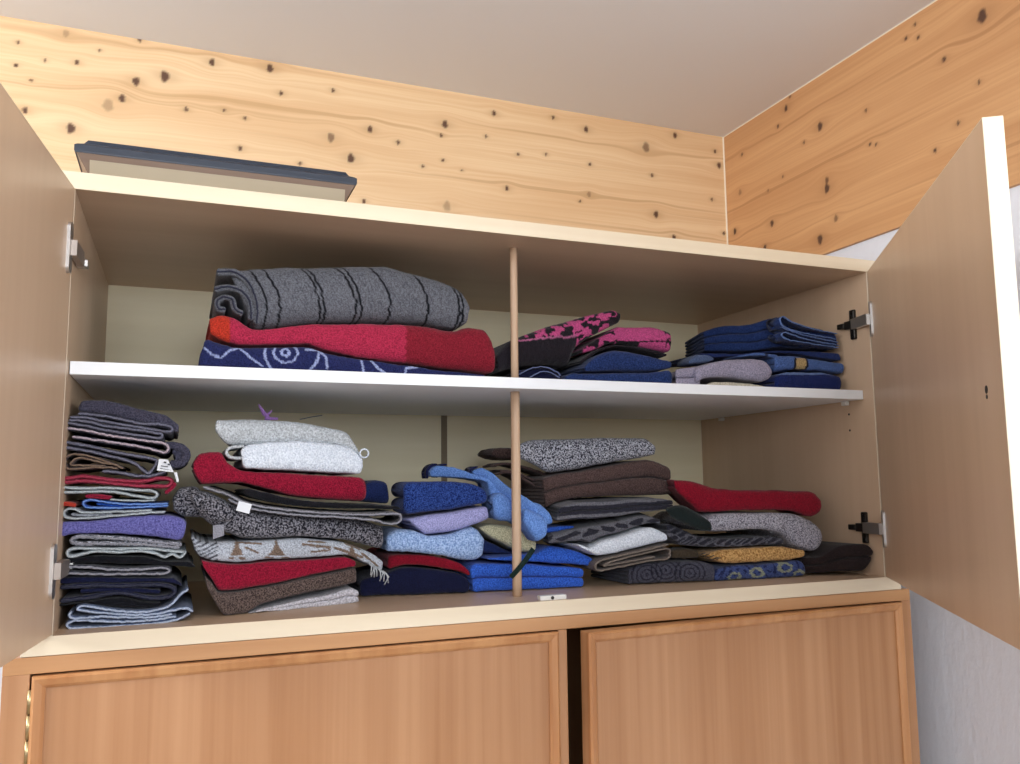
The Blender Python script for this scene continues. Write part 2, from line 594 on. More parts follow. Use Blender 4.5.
pine_board('trim_1', 'y', WOOD_Y, R_['y1'] - WOOD_Y, -1.0, WOOD_X, 0.50, R_['z1'], KNOTS_BACK, M['pine_back'])
pine_board('trim_2', 'x', WOOD_X, R_['x1'] - WOOD_X, -0.95, WOOD_Y, ZW, R_['z1'], KNOTS_RIGHT, M['pine_right_shaded'])
struct('trim_3', MB().box(R_['x0'], -1.0, WOOD_Y, R_['y1'], 0.50, R_['z1']), M['pine_back'])
struct('trim_4', MB().box(WOOD_X, R_['x1'], R_['y0'], -0.95, ZW, R_['z1']), M['pine_right_shaded'])
bead = MB().tube([(WOOD_X - .0005, WOOD_Y - .0005, 0.5), (WOOD_X - .0005, WOOD_Y - .0005, R_['z1'] - .0005)], 0.0022, 8)
struct('trim_5', bead, M['bead'])
struct('trim_6', MB().tube([(WOOD_X - .0005, WOOD_Y, R_['z1'] - .001), (WOOD_X - .0005, R_['y0'], R_['z1'] - .001)], 0.0012, 6), M['bead'])

# ------------------------------------------------------------------ the wall cabinet
cab = empty('wall_cabinet', (0, 0.26, -T), 'open maple-coloured upper cabinet with two wide open doors, full of folded towels', 'cabinet')


def edged(name, x0, x1, z0, z1, mat, matfront, yfront=0.0, yback=None, parent=cab):
    """a board with its pale edging strip in front"""
    yb = D if yback is None else yback
    b = MB().box(x0, x1, yfront + .0012, yb, z0, z1, .0004).build(name, mat, parent)
    MB().box(x0, x1, yfront, yfront + .0012, z0, z1, .0003).build('edge_band', matfront, b)
    return b


edged('top_board', XL - .022, XR + .022, H, H + T, M['laminate'], M['edge'])
edged('bottom_board', XL - .030, XR + .032, -T, 0, M['laminate'], M['edge'])
edged('side_panel', XL - .02, XL, 0, H, M['laminate_v'], M['edge_v'], .001)
edged('side_panel', XR, XR + .02, 0, H, M['laminate_v'], M['edge_v'], .001)
SEAM = 0.0037
MB().box(XL, SEAM - .004, D, D + .006, 0, H).build('back_panel', M['back'], cab)
MB().box(SEAM + .004, XR, D, D + .006, 0, H).build('back_panel', M['back'], cab)
j = MB()
j.box(SEAM - .006, SEAM + .006, D - .0015, D + .007, 0.001, H - .001, .0005)
j = j.build('joint_strip', M['joint'], cab)
sh = edged('shelf', XL + .001, XR - .001, SZ - .0155, SZ, M['shelf'], M['shelf'], SY, D - .004)
# the thin round supports under and over the shelf
for (p0, p1, r) in (((514.5, 247), (514.8, 377), .0056), ((515.8, 388), (516.3, 593), .0068)):
    a = at(p0[0], p0[1], .0669)
    rx = at(516, 480, .0669)[0]
    z0, z1 = (SZ, H) if p0[1] < 300 else (0.0, SZ - .0155)
    mb = MB().tube([(rx, .067, z0 + (z1 - z0) * k / 8) for k in range(9)], r, 20)
    rod = mb.build('support_rod', M['rod'], cab, smooth=True)
# shelf pegs and spare holes in the right side panel
for (y, z) in ((.43, SZ - .0155), (.0616, SZ - .0155)):
    mb = MB().tube([(XR - .011, y, z - .003), (XR, y, z - .003)], .0028, 10)
    mb.box(XR - .012, XR - .002, y - .0045, y + .0045, z - .0075, z - .0005, .0008)
    mb.build('shelf_peg', M['white_plastic'], cab)
for z in (.2723, .2444):
    MB().tube([(XR - .0004, .061, z), (XR + .002, .061, z)], .002, 10).build('peg_hole', M['black'], cab)
# magnetic catch plate on the bottom board
p0, p1 = at(530, 597, .008), at(561, 592, .008)
ct = MB().box(-.012, .0275, .004, .016, .0001, .0066, .0008).build('catch', M['white_plastic'], cab)
sc_ = MB().tube([(.006, .0035, .0033), (.006, .0042, .0033)], .0024, 12)
sc_.build('screw', M['dark_metal'], ct)


def cabinet_door(hx, ang, side):
    """door whose inner face turns about (hx, 0); ang is measured outward from the x axis"""
    w, th = 0.6379, 0.019
    dx, dy = (math.cos(ang) * side), -math.sin(ang)
    d = Vector((dx, dy, 0))
    # outward normal: away from the cabinet's inside
    n = Vector((-dy * side, dx * side, 0))
    mat = Matrix(((dx, n.x, 0, hx), (dy, n.y, 0, 0), (0, 0, 1, 0), (0, 0, 0, 1)))

    def put(mb):
        return mb.xform(mat)
    s = 1
    door = put(MB().box(.001, w - .001, 0, th, .0012, H - .0012, .0006)).build('door', M['laminate_v'], cab)
    put(MB().box(w - .001, w + .0004, 0, th, .0012, H - .0012, .0004)).build('edge_band', M['edge_v'], door)
    put(MB().box(.001, w, 0, th, H - .0012, H - .0004, .0002)).build('edge_band', M['edge'], door)
    return door, put, n, d


dl, pl, nl, ddl = cabinet_door(XL, 1.4610, -1)
dr, pr, nr, ddr = cabinet_door(XR, 2.1673, 1)
# lock hole in the right door
hole = MB()
hole.tube([(.588, -.0004, .2478), (.588, .002, .2478)], .0042, 16)
pr(hole).build('lock_hole', M['black'], dr)
hole = MB()
hole.tube([(.588, -.0006, .2405), (.588, .001, .2405)], .0022, 12)
pr(hole).build('screw', M['dark_metal'], dr)


def hinge(put, door, side, z, style):
    """cup plate on the door, arm, cross plate on the side panel"""
    mb = MB()
    # long oval cup plate on the door's inner face
    bm = bmesh.new()
    prof = []
    for k in range(24):
        a = 2 * math.pi * k / 24
        prof.append((.020 + .0075 * math.cos(a) + (.0), z + (.0225 if math.sin(a) > 0 else -.0225) + .0075 * math.sin(a)))
    v0 = [bm.verts.new((p[0], -.0035, p[1])) for p in prof]
    v1 = [bm.verts.new((p[0], .0005, p[1])) for p in prof]
    bm.faces.new(v0)
    bm.faces.new(v1[::-1])
    for k in range(24):
        bm.faces.new((v0[k], v1[k], v1[(k + 1) % 24], v0[(k + 1) % 24]))
    mb.bm(bm)
    put(mb)
    cup = mb.build('hinge', M['chrome'], door, smooth=False)
    hx = XL if side < 0 else XR
    s = -side
    # mounting plate on the side panel, arm reaching to the cup
    m2 = MB()
    m2.box(hx + s * .0002 if s > 0 else hx - .009, hx + .009 if s > 0 else hx - .0002, .020, .052, z - .007, z + .007, .001)
    if style == 'dark':
        m2.box(hx if s > 0 else hx - .006, hx + .006 if s > 0 else hx, .030, .042, z - .026, z + .026, .002)
    m2.box(hx if s > 0 else hx - .012, hx + .012 if s > 0 else hx, .050, .066, z - .0045, z + .0045, .001)
    hz = .019 if style == 'dark' else .005
    m2.tube([(hx + s * .0055, .036, z + hz), (hx + s * .0075, .036, z + hz)], .003, 10)
    m2.tube([(hx + s * .0055, .036, z - hz), (hx + s * .0075, .036, z - hz)], .003, 10)
    m2.build('mounting_plate', M['dark_metal'] if style == 'dark' else M['chrome'], cab)
    # arm
    m3 = MB()
    a = Vector((hx + s * .006, .034, z))
    # door-side end in door coordinates
    tmp = MB()
    tmp.add([(.020, -.006, z)], [])
    put(tmp)
    bpt = Vector(tmp.v[0])
    dvec = (bpt - a)
    L = dvec.length
    dvec.normalize()
    sv = dvec.cross(Vector((0, 0, 1))).normalized()
    vs = []
    for tt in (0, L):
        for (p, q) in ((-.0035, -.009), (.0035, -.009), (.0035, .009), (-.0035, .009)):
            vs.append(a + dvec * tt + sv * p + Vector((0, 0, q)))
    m3.add(vs, [(3, 2, 1, 0), (4, 5, 6, 7), (0, 1, 5, 4), (1, 2, 6, 5), (2, 3, 7, 6), (3, 0, 4, 7)])
    m3.build('hinge_arm', M['chrome'] if style == 'dark' else M['arm_reflection'], door)


for z in (.4357, .0717):
    hinge(pl, dl, -1, z, 'chrome')
for z in (.4262, .0790):
    hinge(pr, dr, 1, z, 'dark')

# ------------------------------------------------------------------ the wardrobe below
ZF = R_['z0']
wx0, wx1 = -0.646, 0.650
war = empty('wardrobe', (0, .26, ZF), 'warm brown beech wardrobe with two panelled doors under the open cabinet', 'wardrobe')
zt = -T - .0006
MB().box(wx0, wx1, 0.0, .53, zt - .018, zt, .0006).build('top_rail', M['beech_h'], war)
MB().box(wx0, -.6195, 0.0, .53, ZF, zt - .018, .0008).build('side_panel', M['beech_v'], war)
MB().box(.631, wx1, 0.0, .53, ZF, zt - .018, .0008).build('side_panel', M['beech_v'], war)
MB().box(wx0 + .01, wx1 - .01, .52, .53, ZF, zt - .018).build('back_panel', M['beech_v'], war)
MB().box(.0125, .0250, 0.0, .50, ZF + .05, zt - .0185, .0008).build('centre_partition', M['beech_v'], war)
MB().box(-.6195, .631, .03, .50, ZF + .05, ZF + .07).build('bottom_board', M['beech_h'], war)
MB().box(-.6195, .631, .02, .04, ZF, ZF + .05).build('plinth', M['beech_h'], war)


def wardrobe_door(x0, x1, z0, z1, pivot, ang):
    mat = Matrix.Translation(Vector(pivot)) @ Matrix.Rotation(ang, 4, 'Z') @ Matrix.Translation(-Vector(pivot))
    b = .0135
    th = .020
    mb = MB().box(x0, x1, .0015, th, z0, z1, .0008)
    d = mb.xform(mat).build('door', M['beech_v'], war)
    # sloping mitred moulding round the flat panel
    f = MB()
    o = [(x0, z0), (x1, z0), (x1, z1), (x0, z1)]
    i1 = [(x0 + .003, z0 + .003), (x1 - .003, z0 + .003), (x1 - .003, z1 - .003), (x0 + .003, z1 - .003)]
    i2 = [(x0 + b * .75, z0 + b * .75), (x1 - b * .75, z0 + b * .75), (x1 - b * .75, z1 - b * .75), (x0 + b * .75, z1 - b * .75)]
    i3 = [(x0 + b, z0 + b), (x1 - b, z0 + b), (x1 - b, z1 - b), (x0 + b, z1 - b)]
    rings = [(o, .0015), (o, -.0035), (i1, -.006), (i2, -.0035), (i3, -.0005), (i3, .0015)]
    vs = [(p[0], y, p[1]) for r, y in rings for p in r]
    fs = []
    for k in range(len(rings) - 1):
        for e in range(4):
            g = (e + 1) % 4
            fs.append((k * 4 + e, k * 4 + g, (k + 1) * 4 + g, (k + 1) * 4 + e))
    f.add(vs, fs)
    f.xform(mat).build('moulding', M['beech_m'], d)
    return d


ldoor = wardrobe_door(-.6172, .0110, ZF + .055, -.0415, (-.6172, 0, 0), 0.0)
rdoor = wardrobe_door(.0425, .6285, ZF + .055, -.0415, (.6285, 0, 0), math.radians(2.6))
for (zb_, zt_) in ((-.135, -.055), (-.70, -.62), (-1.30, -1.22)):
    hb = MB()
    for k in range(3):
        z0 = zb_ + (zt_ - zb_) * k / 3
        hb.tube([(-.6186, -.0015, z0 + .0008), (-.6186, -.0015, z0 + (zt_ - zb_) / 3 - .0008)], .0024, 10)
    hb.build('hinge', M['brass'], ldoor, smooth=True)

# ------------------------------------------------------------------ the tray on the cabinet
ztop = H + T
tl, tr = at(74, 150, .02), at(357, 187, .02)
tray = empty('tray', ((tl[0] + tr[0]) / 2, .13, ztop), 'shallow dark-rimmed tray lying on top of the cabinet at the left', 'tray')
tx0, tx1 = tl[0], tr[0]
ty0, ty1 = .02, .25
z0, zr = ztop + .0005, 0.5765
ins = .020


def ring_loft(rings):
    mb = MB()
    vs = []
    for (i, z) in rings:
        vs += [(tx0 + i, ty0 + i * .6, z), (tx1 - i, ty0 + i * .6, z), (tx1 - i, ty1 - i * .6, z), (tx0 + i, ty1 - i * .6, z)]
    fs = []
    for k in range(len(rings) - 1):
        for e in range(4):
            g = (e + 1) % 4
            fs.append((k * 4 + e, k * 4 + g, (k + 1) * 4 + g, (k + 1) * 4 + e))
    fs.append((3, 2, 1, 0))
    n = len(rings) - 1
    fs.append((n * 4, n * 4 + 1, n * 4 + 2, n * 4 + 3))
    return mb.add(vs, fs)


ring_loft([(ins, z0), (.002, zr - .011), (.006, zr - .011), (ins + .004, z0 + .004)]).build('tray_body', M['tray_side'], tray)
ring_loft([(.001, zr - .012), (0, zr - .010), (0, zr - .003), (.003, zr - .001), (.010, zr + .0015), (.014, zr + .007), (.018, zr + .008), (.022, zr + .006), (.024, zr - .010)]).build('rim', M['tray_rim'], tray)
# beige inset on the sloping front side
sl = (ins - .002) * .6
mb = MB()
vs = []
for (fx, fz) in ((.050, .02), (.955, .02), (.955, .74), (.050, .74)):
    zz = z0 + (zr - .011 - z0) * fz
    inset = ins + (.002 - ins) * fz
    vs.append((tx0 + (tx1 - tx0) * fx + 0.0, ty0 + inset * .6 - .0012, zz))
vs += [(v[0], v[1] + .0014, v[2]) for v in vs]
mb.add(vs, [(0, 1, 2, 3), (7, 6, 5, 4), (0, 4, 5, 1), (1, 5, 6, 2), (2, 6, 7, 3), (3, 7, 4, 0)])
mb.build('side_inset', M['tray_panel'], tray)


# ------------------------------------------------------------------ folded towels
def herm(xs, ys):
    xs, ys = np.array(xs, float), np.array(ys, float)
    n = len(xs)
    h = np.diff(xs)
    dl_ = np.diff(ys) / np.maximum(h, 1e-9)
    m = np.zeros(n)
    m[0], m[-1] = dl_[0], dl_[-1]
    for i in range(1, n - 1):
        if dl_[i - 1] * dl_[i] > 0:
            w1, w2 = 2 * h[i] + h[i - 1], h[i] + 2 * h[i - 1]
            m[i] = (w1 + w2) / (w1 / dl_[i - 1] + w2 / dl_[i])

    def f(x):
        i = int(np.clip(np.searchsorted(xs, x) - 1, 0, n - 2))
        t = (x - xs[i]) / h[i]
        return ((2 * t ** 3 - 3 * t ** 2 + 1) * ys[i] + (t ** 3 - 2 * t ** 2 + t) * h[i] * m[i] + (-2 * t ** 3 + 3 * t ** 2) * ys[i + 1] + (t ** 3 - t ** 2) * h[i] * m[i + 1])
    return f


def rough(P, big, small):
    v = Vector(P)
    o = Vector((0, 0, 0))
    if big:
        o += noise.noise_vector(v * 24.0) * big
    if small:
        o += noise.noise_vector(v * 150.0) * small
    return (P[0] + o.x, P[1] + o.y, P[2] + o.z)


def slab(mb, top, bot, Y, depth=.18, n=1, k=2, rest=None, bx=0.0, sp=.004, sq=.75, pw=.75, pat=None, big=.0016, small=.0007, rnd=1.0, uj=.012, rise=0.0):
    """one folded block of towelling: front outline between the lines top and bot, n folds
    in front, each of k nested layers, carried depth metres back"""
    Yl, Yr = Y if isinstance(Y, tuple) else (Y, Y)
    xa = min(top[0][0], bot[0][0])
    xb = max(top[-1][0], bot[-1][0])
    ft, fb = herm(*zip(*top)), herm(*zip(*bot))
    yy = lambda px: Yl + (Yr - Yl) * (px - xa) / max(1e-6, xb - xa)
    W = np.linalg.norm(at(top[-1][0], top[-1][1], yy(top[-1][0])) - at(top[0][0], top[0][1], yy(top[0][0])))
    W = max(W, np.linalg.norm(at(bot[-1][0], bot[-1][1], yy(bot[-1][0])) - at(bot[0][0], bot[0][1], yy(bot[0][0]))))
    ns = max(6, int(W / sp))
    us = list(np.linspace(0, 1, ns + 1))
    e = [.0, .0008, .002, .0045]
    us = sorted(set([x / W for x in e] + [1 - x / W for x in e] + [u for u in us if .006 / W < u < 1 - .006 / W]))
    tx = lambda u: top[0][0] + (top[-1][0] - top[0][0]) * u
    bxp = lambda u: bot[0][0] + (bot[-1][0] - bot[0][0]) * u
    back = np.array([bx, 1.0, rise])
    na = (40 if pat else 12) if n == 1 else (20 if pat else 9)
    for jx in range(n):
        for i in range(k):
            u0, u1 = random.random() * uj, 1 - random.random() * uj
            if i == 0:
                u0, u1 = u0 * .3, 1 - (1 - u1) * .3
            dep = depth * (1 - .04 * random.random()) - i * .002
            rows = []
            for u in us:
                uu = u0 + (u1 - u0) * u
                a, b = tx(uu), bxp(uu)
                pt, pb = ft(a), fb(b)
                Tt, Bb = at(a, pt, yy(a)), at(b, pb, yy(b))
                if rest is not None:
                    Bb[2] = rest + .001
                    if Tt[2] < Bb[2] + .002:
                        Tt[2] = Bb[2] + .002
                up = Tt - Bb
                Hh = np.linalg.norm(up)
                up = up / max(Hh, 1e-6)
                cut = min(.0008, .12 * Hh)
                Bb = Bb + up * (cut if rest is None else 0.0)
                Hh -= cut * (2.0 if rest is None else 1.0)
                hs = Hh / n
                lay = hs / (2 * k)
                t = lay * (.93 if (n * k) > 1 else 1.0)
                ed = min(u, 1 - u) * W
                re_ = min(.012, max(.003, .6 * t)) * rnd
                f = 1.0 if ed >= re_ else max(.12, math.sqrt(max(0, 1 - (1 - ed / re_) ** 2)))
                ro = hs / 2
                rc = (k - i - .5) * lay
                c = (jx + .5) * hs
                pts = []
                for sgn in (1, -1):
                    r = rc + sgn * t / 2 * f
                    r = max(r, .0001)
                    line = []
                    for d in (dep, dep * .55, dep * .22):
                        line.append((max(d, ro * sq + .001), c + r))
                    for q in range(na + 1):
                        an = math.pi / 2 - math.pi * q / na
                        sn = math.sin(an)
                        cs = max(0.0, math.cos(an))
                        line.append((ro * sq - r * sq * cs ** pw, c + r * math.copysign(abs(sn) ** .8, sn)))
                    for d in (dep * .22, dep * .55, dep):
                        line.append((max(d, ro * sq + .001), c - r))
                    pts += line if sgn > 0 else line[::-1]
                row = []
                for (d, h) in pts:
                    P = Bb + up * h + back * d
                    col = (.5, .5, .5)
                    if pat:
                        fr = h / max(Hh, 1e-6)
                        col = pat(b + (a - b) * fr, pb + (pt - pb) * fr)
                    row.append((rough(P, big, small), col))
                rows.append(row)
            m = len(rows[0])
            vs = [p[0] for r in rows for p in r]
            cs_ = [p[1] for r in rows for p in r]
            fs = []
            for r in range(len(rows) - 1):
                for q in range(m):
                    g = (q + 1) % m
                    fs.append((r * m + q, r * m + g, (r + 1) * m + g, (r + 1) * m + q))
            hm = m // 2
            ncap = len(fs)
            for r, flip in ((0, False), (len(rows) - 1, True)):
                for q in range(hm - 1):
                    fc = (r * m + q, r * m + q + 1, r * m + m - 2 - q, r * m + m - 1 - q)
                    fs.append(fc[::-1] if not flip else fc)
            mb.flat.update(range(len(mb.f) + ncap, len(mb.f) + len(fs)))
            mb.add(vs, fs, cs_)


def cat_rom(pts, step=1.2):
    P = [np.array(p, float) for p in pts]
    P = [2 * P[0] - P[1]] + P + [2 * P[-1] - P[-2]]
    out = []
    for i in range(1, len(P) - 2):
        n = max(2, int(np.linalg.norm(P[i + 1] - P[i]) / step))
        for q in range(n):
            t = q / n
            out.append(.5 * ((2 * P[i]) + (-P[i - 1] + P[i + 1]) * t + (2 * P[i - 1] - 5 * P[i] + 4 * P[i + 1] - P[i + 2]) * t * t + (-P[i - 1] + 3 * P[i] - 3 * P[i + 1] + P[i + 2]) * t ** 3))
    out.append(P[-2])
    return out


def sheet(mb, path, Y, depth, tpx=2.8, d0=0.0, ds=None, small=.0006, grow=0.0, bx=0.0, wav=.0012, wob=0.0, hpx=None, col=(.5, .5, .5)):
    """a layer of cloth seen edge-on: its edge follows path, and it runs depth metres back"""
    Q = [at(p[0], p[1], Y) for p in cat_rom(path)]
    n = len(Q)
    th = tpx * .00142 + grow
    ds = ds or [0, .0012, .004, .010, .03, depth * .5, depth]
    nor = []
    for i in range(n):
        a, b = Q[max(0, i - 1)], Q[min(n - 1, i + 1)]
        d = b - a
        L = math.hypot(d[0], d[2]) or 1e-6
        nor.append(np.array([-d[2] / L, 0, d[0] / L]))
    rows = []
    for q, d in enumerate(ds):
        f = (.45 if q == 0 else 1.0)
        row = []
        for sgn in (1, -1):
            rng = range(n) if sgn > 0 else range(n - 1, -1, -1)
            for i in rng:
                ef = 1.0
                if i == 0 or i == n - 1:
                    ef = .4
                jit = noise.noise(Vector((Q[i][0] * 90, Q[i][2] * 90, Y * 7))) * wav
                wb = noise.noise(Vector((Q[i][0] * 260, Q[i][2] * 260, 3.3))) * wob
                P = Q[i] + nor[i] * (sgn * th / 2 * f * ef + wb) + np.array([bx * d, d0 + d + jit, 0])
                row.append(rough(P, .0005, small))
        rows.append(row)
    m = 2 * n
    vs = [p for r in rows for p in r]
    fs = []
    for r in range(len(rows) - 1):
        for q in range(m):
            g = (q + 1) % m
            fs.append((r * m + g, r * m + q, (r + 1) * m + q, (r + 1) * m + g))
    mb.flat.update(range(len(mb.f) + len(fs), len(mb.f) + len(fs) + 2 * (n - 1)))
    for r, flip in ((0, False), (len(rows) - 1, True)):
        for q in range(n - 1):
            fc = (r * m + q, r * m + q + 1, r * m + m - 2 - q, r * m + m - 1 - q)
            fs.append(fc if not flip else fc[::-1])
    mb.add(vs, fs, [col] * len(vs))


def fold_towel(label, mat, slabs=(), sheets=(), hem=None, group=None, cat='towel', name='folded_towel', sdef=None):
    """one towel, one object; its lighter stitched edge, if seen, is a part"""
    mb = MB()
    pat = False
    for s in slabs:
        kw = dict(s)
        if kw.get('pat'):
            pat = True
        slab(mb, **kw)
    hemmb = MB()
    sdef = sdef or {}
    for s in sheets:
        kw = dict(sdef)
        kw.update(s if isinstance(s, dict) else {'path': s})
        hm = kw.pop('hem', True)
        kb = dict(kw)
        if hem and hm:
            kb['d0'] = kw.get('d0', 0.0) + .0018
        sheet(mb, **kb)
        if hem and hm:
            kh = dict(kw)
            kh.update(ds=[-.0010, 0.0, .003, .005], tpx=(kh.get('hpx') or min(1.7, kh.get('tpx', 2.8) * .6)), d0=kw.get('d0', 0.0), wob=.0009)
            sheet(hemmb, **kh)
    o = mb.build(name, TC['pattern'] if pat else TC[mat], smooth=True, attr=pat)
    tag(o, label, cat, group)
    if hem and hemmb.v:
        h = hemmb.build('hem', HEM[hem], o, smooth=True)
        h['label'] = 'lighter stitched edge'
    return o


def S(top, bot, Y, **kw):
    d = dict(top=top, bot=bot, Y=Y)
    d.update(kw)
    return d


exec_order = []
# ============ lower left: tall pile of thin folded towels beside the left door
G1 = 'towels in the tall left pile'
P1 = dict(Y=.042, depth=.17, tpx=3.0)
fold_towel('charcoal towel folded in loops, topmost of the tall left pile', 'slate',
           [S([(81, 399), (100, 399), (138, 407), (165, 414), (179, 424)], [(77, 412), (108, 415), (140, 423), (165, 429), (178, 433)], .045, depth=.17, k=1)],
           [[(78, 413), (110, 416.5), (140, 423), (160, 424), (172, 427.5), (170, 431.5), (160, 430.5), (140, 427), (110, 422), (85, 417.5), (70, 417)],
            [(69, 419.5), (85, 421), (110, 426), (150, 431.5), (161, 434), (160, 437.5), (150, 437), (110, 430.5), (85, 425.5), (67, 422.5)]], 'slate', G1, sdef=P1)
fold_towel('slate grey towel with a pale pinkish edge, second in the tall left pile', 'slate', [],
           [[(66, 427.5), (85, 430), (110, 435), (150, 441), (164, 443), (169, 448), (164, 452), (150, 448.5), (134, 445.5), (109, 441.5), (85, 438), (72, 436.5)],
            dict(path=[(164, 445.5), (173, 445), (183, 448), (187, 455), (181, 462.5), (170, 463.5)], tpx=6.5, hem=False, Y=.055),
            dict(path=[(173, 451), (179, 452), (181, 456), (176, 459)], tpx=7.5, hem=False, Y=.058)], 'pink grey', G1, sdef=P1)
t = fold_towel('grey towel with a printed white care label at its right fold, above the brown one', 'slate', [],
               [[(64, 441.5), (90, 446), (120, 453), (150, 458), (156.5, 461), (154, 467), (149, 472.5), (144, 471), (135, 463.5), (123, 459), (110, 456), (90, 451), (64, 446.5)],
                [(102, 471), (110, 471.2), (120, 472.5), (142, 476), (155, 474.3), (166, 471)]], 'slate', G1, sdef=P1)


def patch(parent, name, quad, Y, mat, th=.0008, label=None):
    Ys = Y if isinstance(Y, (list, tuple)) else [Y] * 4
    f = [at(q[0], q[1], y) for q, y in zip(quad, Ys)]
    b = [p + np.array([0, th, 0]) for p in f]
    mb = MB().add([*f, *b], [(3, 2, 1, 0), (4, 5, 6, 7), (0, 1, 5, 4), (1, 2, 6, 5), (2, 3, 7, 6), (3, 0, 4, 7)])
    o = mb.build(name, mat, parent)
    if label:
        o['label'] = label
    return o


lab = patch(t, 'care_label', [(159, 458.5), (168, 459.5), (174, 472), (157, 470)], [.040, .042, .036, .036], M['label'], label='white printed care label')
for q in ([(164, 461), (166.5, 461.5), (166, 463), (163.5, 462.5)], [(168, 463), (170, 463.5), (170, 465), (167.5, 464.5)], [(161, 465), (168, 466), (168, 466.8), (161, 465.8)], [(160, 467.5), (171, 469.3), (171, 470), (160, 468.3)]):
    patch(lab, 'print', q, [.0375, .0375, .0365, .0365], M['ink'], .0004)
patch(t, 'label_tab', [(174, 472), (177, 472), (179, 481), (177, 482)], .036, M['label'])
fold_towel('small brown towel rolled into flat loops in the tall left pile', 'brown', [],
           [[(123, 467.6), (99, 458.6), (79, 453.9), (68.5, 455), (64.5, 460), (66.5, 467), (73, 468.5), (99, 467), (118, 468)],
            [(117, 464.5), (101, 462), (81, 457.5), (73, 460.6), (70.8, 464.5), (80, 465), (105, 465.5)]], 'brown', G1, sdef=dict(P1, tpx=2.2))
fold_towel('maroon towel folded round at its right end in the tall left pile', 'maroon', [],
           [[(62, 478.5), (75, 477), (84, 476), (110, 479.5), (140, 480.8), (157, 478), (168, 478.2), (171.5, 481.5), (168, 485.2), (158, 485.6), (139, 485.2), (110, 482.8), (85, 480.6), (62, 482)],
            dict(path=[(175, 482), (172, 487), (165, 493)], tpx=3.4, hem=False, depth=.014)], 'maroon', G1, sdef=dict(P1, tpx=3.4))
fold_towel('pale-edged grey towel just below the maroon one in the tall left pile', 'pale grey', [],
           [[(62, 487), (82, 488), (110, 487.8), (135, 489.5), (152, 490.5), (157, 494), (153, 497.5), (139, 496), (120, 492.5), (110, 491.5), (85, 491.5), (62, 492)],
            dict(path=[(110, 499.4), (130, 500.3), (155, 500)], tpx=1.5, hem=False)], 'pale', G1, sdef=dict(P1, tpx=2.4))
fold_towel('tiny dark red folded cloth between two pale-edged grey towels, left pile', 'maroon', [],
           [[(112, 497), (101, 495.4), (93, 494.8), (86, 495.6), (93, 497), (110, 498.2)]], None, G1, sdef=dict(P1, tpx=2.1))
fold_towel('bright blue towel with a light blue edge in the tall left pile', 'bright blue', [],
           [[(168, 503.5), (150, 503.8), (120, 503.6), (103, 501.5), (89, 499.6), (83, 501.5), (84, 504.8), (90, 507), (110, 507.8), (138, 506.8), (168, 505.6)],
            dict(path=[(96, 503.5), (115, 505.2), (138, 505)], tpx=2, hem=False, d0=.006)], 'blue', G1, sdef=dict(P1, tpx=2.2))
fold_towel('orange-red cloth peeping out beside the left door edge', 'orange red', [], [[(58, 505), (66, 503.2), (76, 504.8)]], None, G1, sdef=dict(P1, tpx=3.6))
fold_towel('grey towel with a white edge looped at the left, lying on the purple one', 'grey', [],
           [[(152, 509.8), (129, 511), (109, 511.5), (86, 512.3), (79, 510.5), (74, 508.3), (67.5, 508.5), (63.5, 512), (65, 516.5), (72, 518), (94, 517.5), (109, 516), (131, 514), (150, 512.3), (165, 512)],
            dict(path=[(71, 514), (90, 515), (112, 514)], hem=False, d0=.005)], 'pale', G1, sdef=dict(P1, tpx=2.2))
fold_towel('plain purple towel with a smooth front in the tall left pile', 'purple',
           [S([(58, 521), (94, 519.5), (125, 516), (165, 514), (188, 519)], [(58, 538), (75, 534.5), (110, 533.7), (150, 536.7), (184, 541)], .042, depth=.17, k=1, sq=.5)], group=G1)
fold_towel('speckled grey towel folded in one flat loop right under the purple towel', 'light melange', [],
           [[(182, 544.5), (150, 541.3), (120, 538.3), (95, 537), (79, 536.6), (72, 539), (72, 541.5), (78, 543.7), (100, 543.3), (140, 544), (180, 546.8)]], 'grey', G1, sdef=dict(P1, tpx=3.4))
fold_towel('pale blue-grey towel with a ruffled right end, lying above the black one', 'pale grey', [],
           [[(184, 552), (160, 549.3), (140, 548.3), (110, 549), (90, 548.5), (73, 548.5), (67, 552), (69, 556), (76, 555.5), (95, 551.5), (115, 552), (140, 551), (155, 553), (164, 556.5), (172, 553.5), (180, 556.8), (186, 551)]], 'pale', G1, sdef=dict(P1, tpx=2.5))
fold_towel('thick black towel below the pale ruffled one in the tall left pile', 'black',
           [S([(60, 558.8), (100, 555.5), (140, 555.5), (165, 560), (190, 560.5)], [(60, 563.5), (100, 564), (150, 564), (196, 567.5)], .05, depth=.17, k=1)], group=G1)
fold_towel('black towel with two speckled light grey edges, beside the lower left hinge', 'charcoal', [],
           [[(64, 566.5), (90, 567), (107, 569), (135, 569.3), (158, 567.5), (168, 568.5), (169, 571.5), (160, 573.3), (133, 573.3), (100, 574), (64, 572.5)]], 'grey', G1, sdef=dict(P1, tpx=3.0))
fold_towel('dark navy towel in wavy layers, third from the bottom of the tall left pile', 'navy',
           [S([(58, 577), (120, 576.5), (172, 577), (180, 582)], [(58, 584.5), (120, 582.5), (160, 581.5), (183, 587)], .047, depth=.17, k=1)],
           [[(60, 587.5), (90, 585.5), (120, 585.5), (160, 585), (174, 589.5), (170, 596), (150, 598), (120, 592.5), (90, 597), (60, 601)],
            dict(path=[(80, 591.5), (110, 589.5), (140, 590.5), (160, 592)], hem=False, d0=.004)], 'dark', G1, sdef=dict(P1, tpx=3.4))
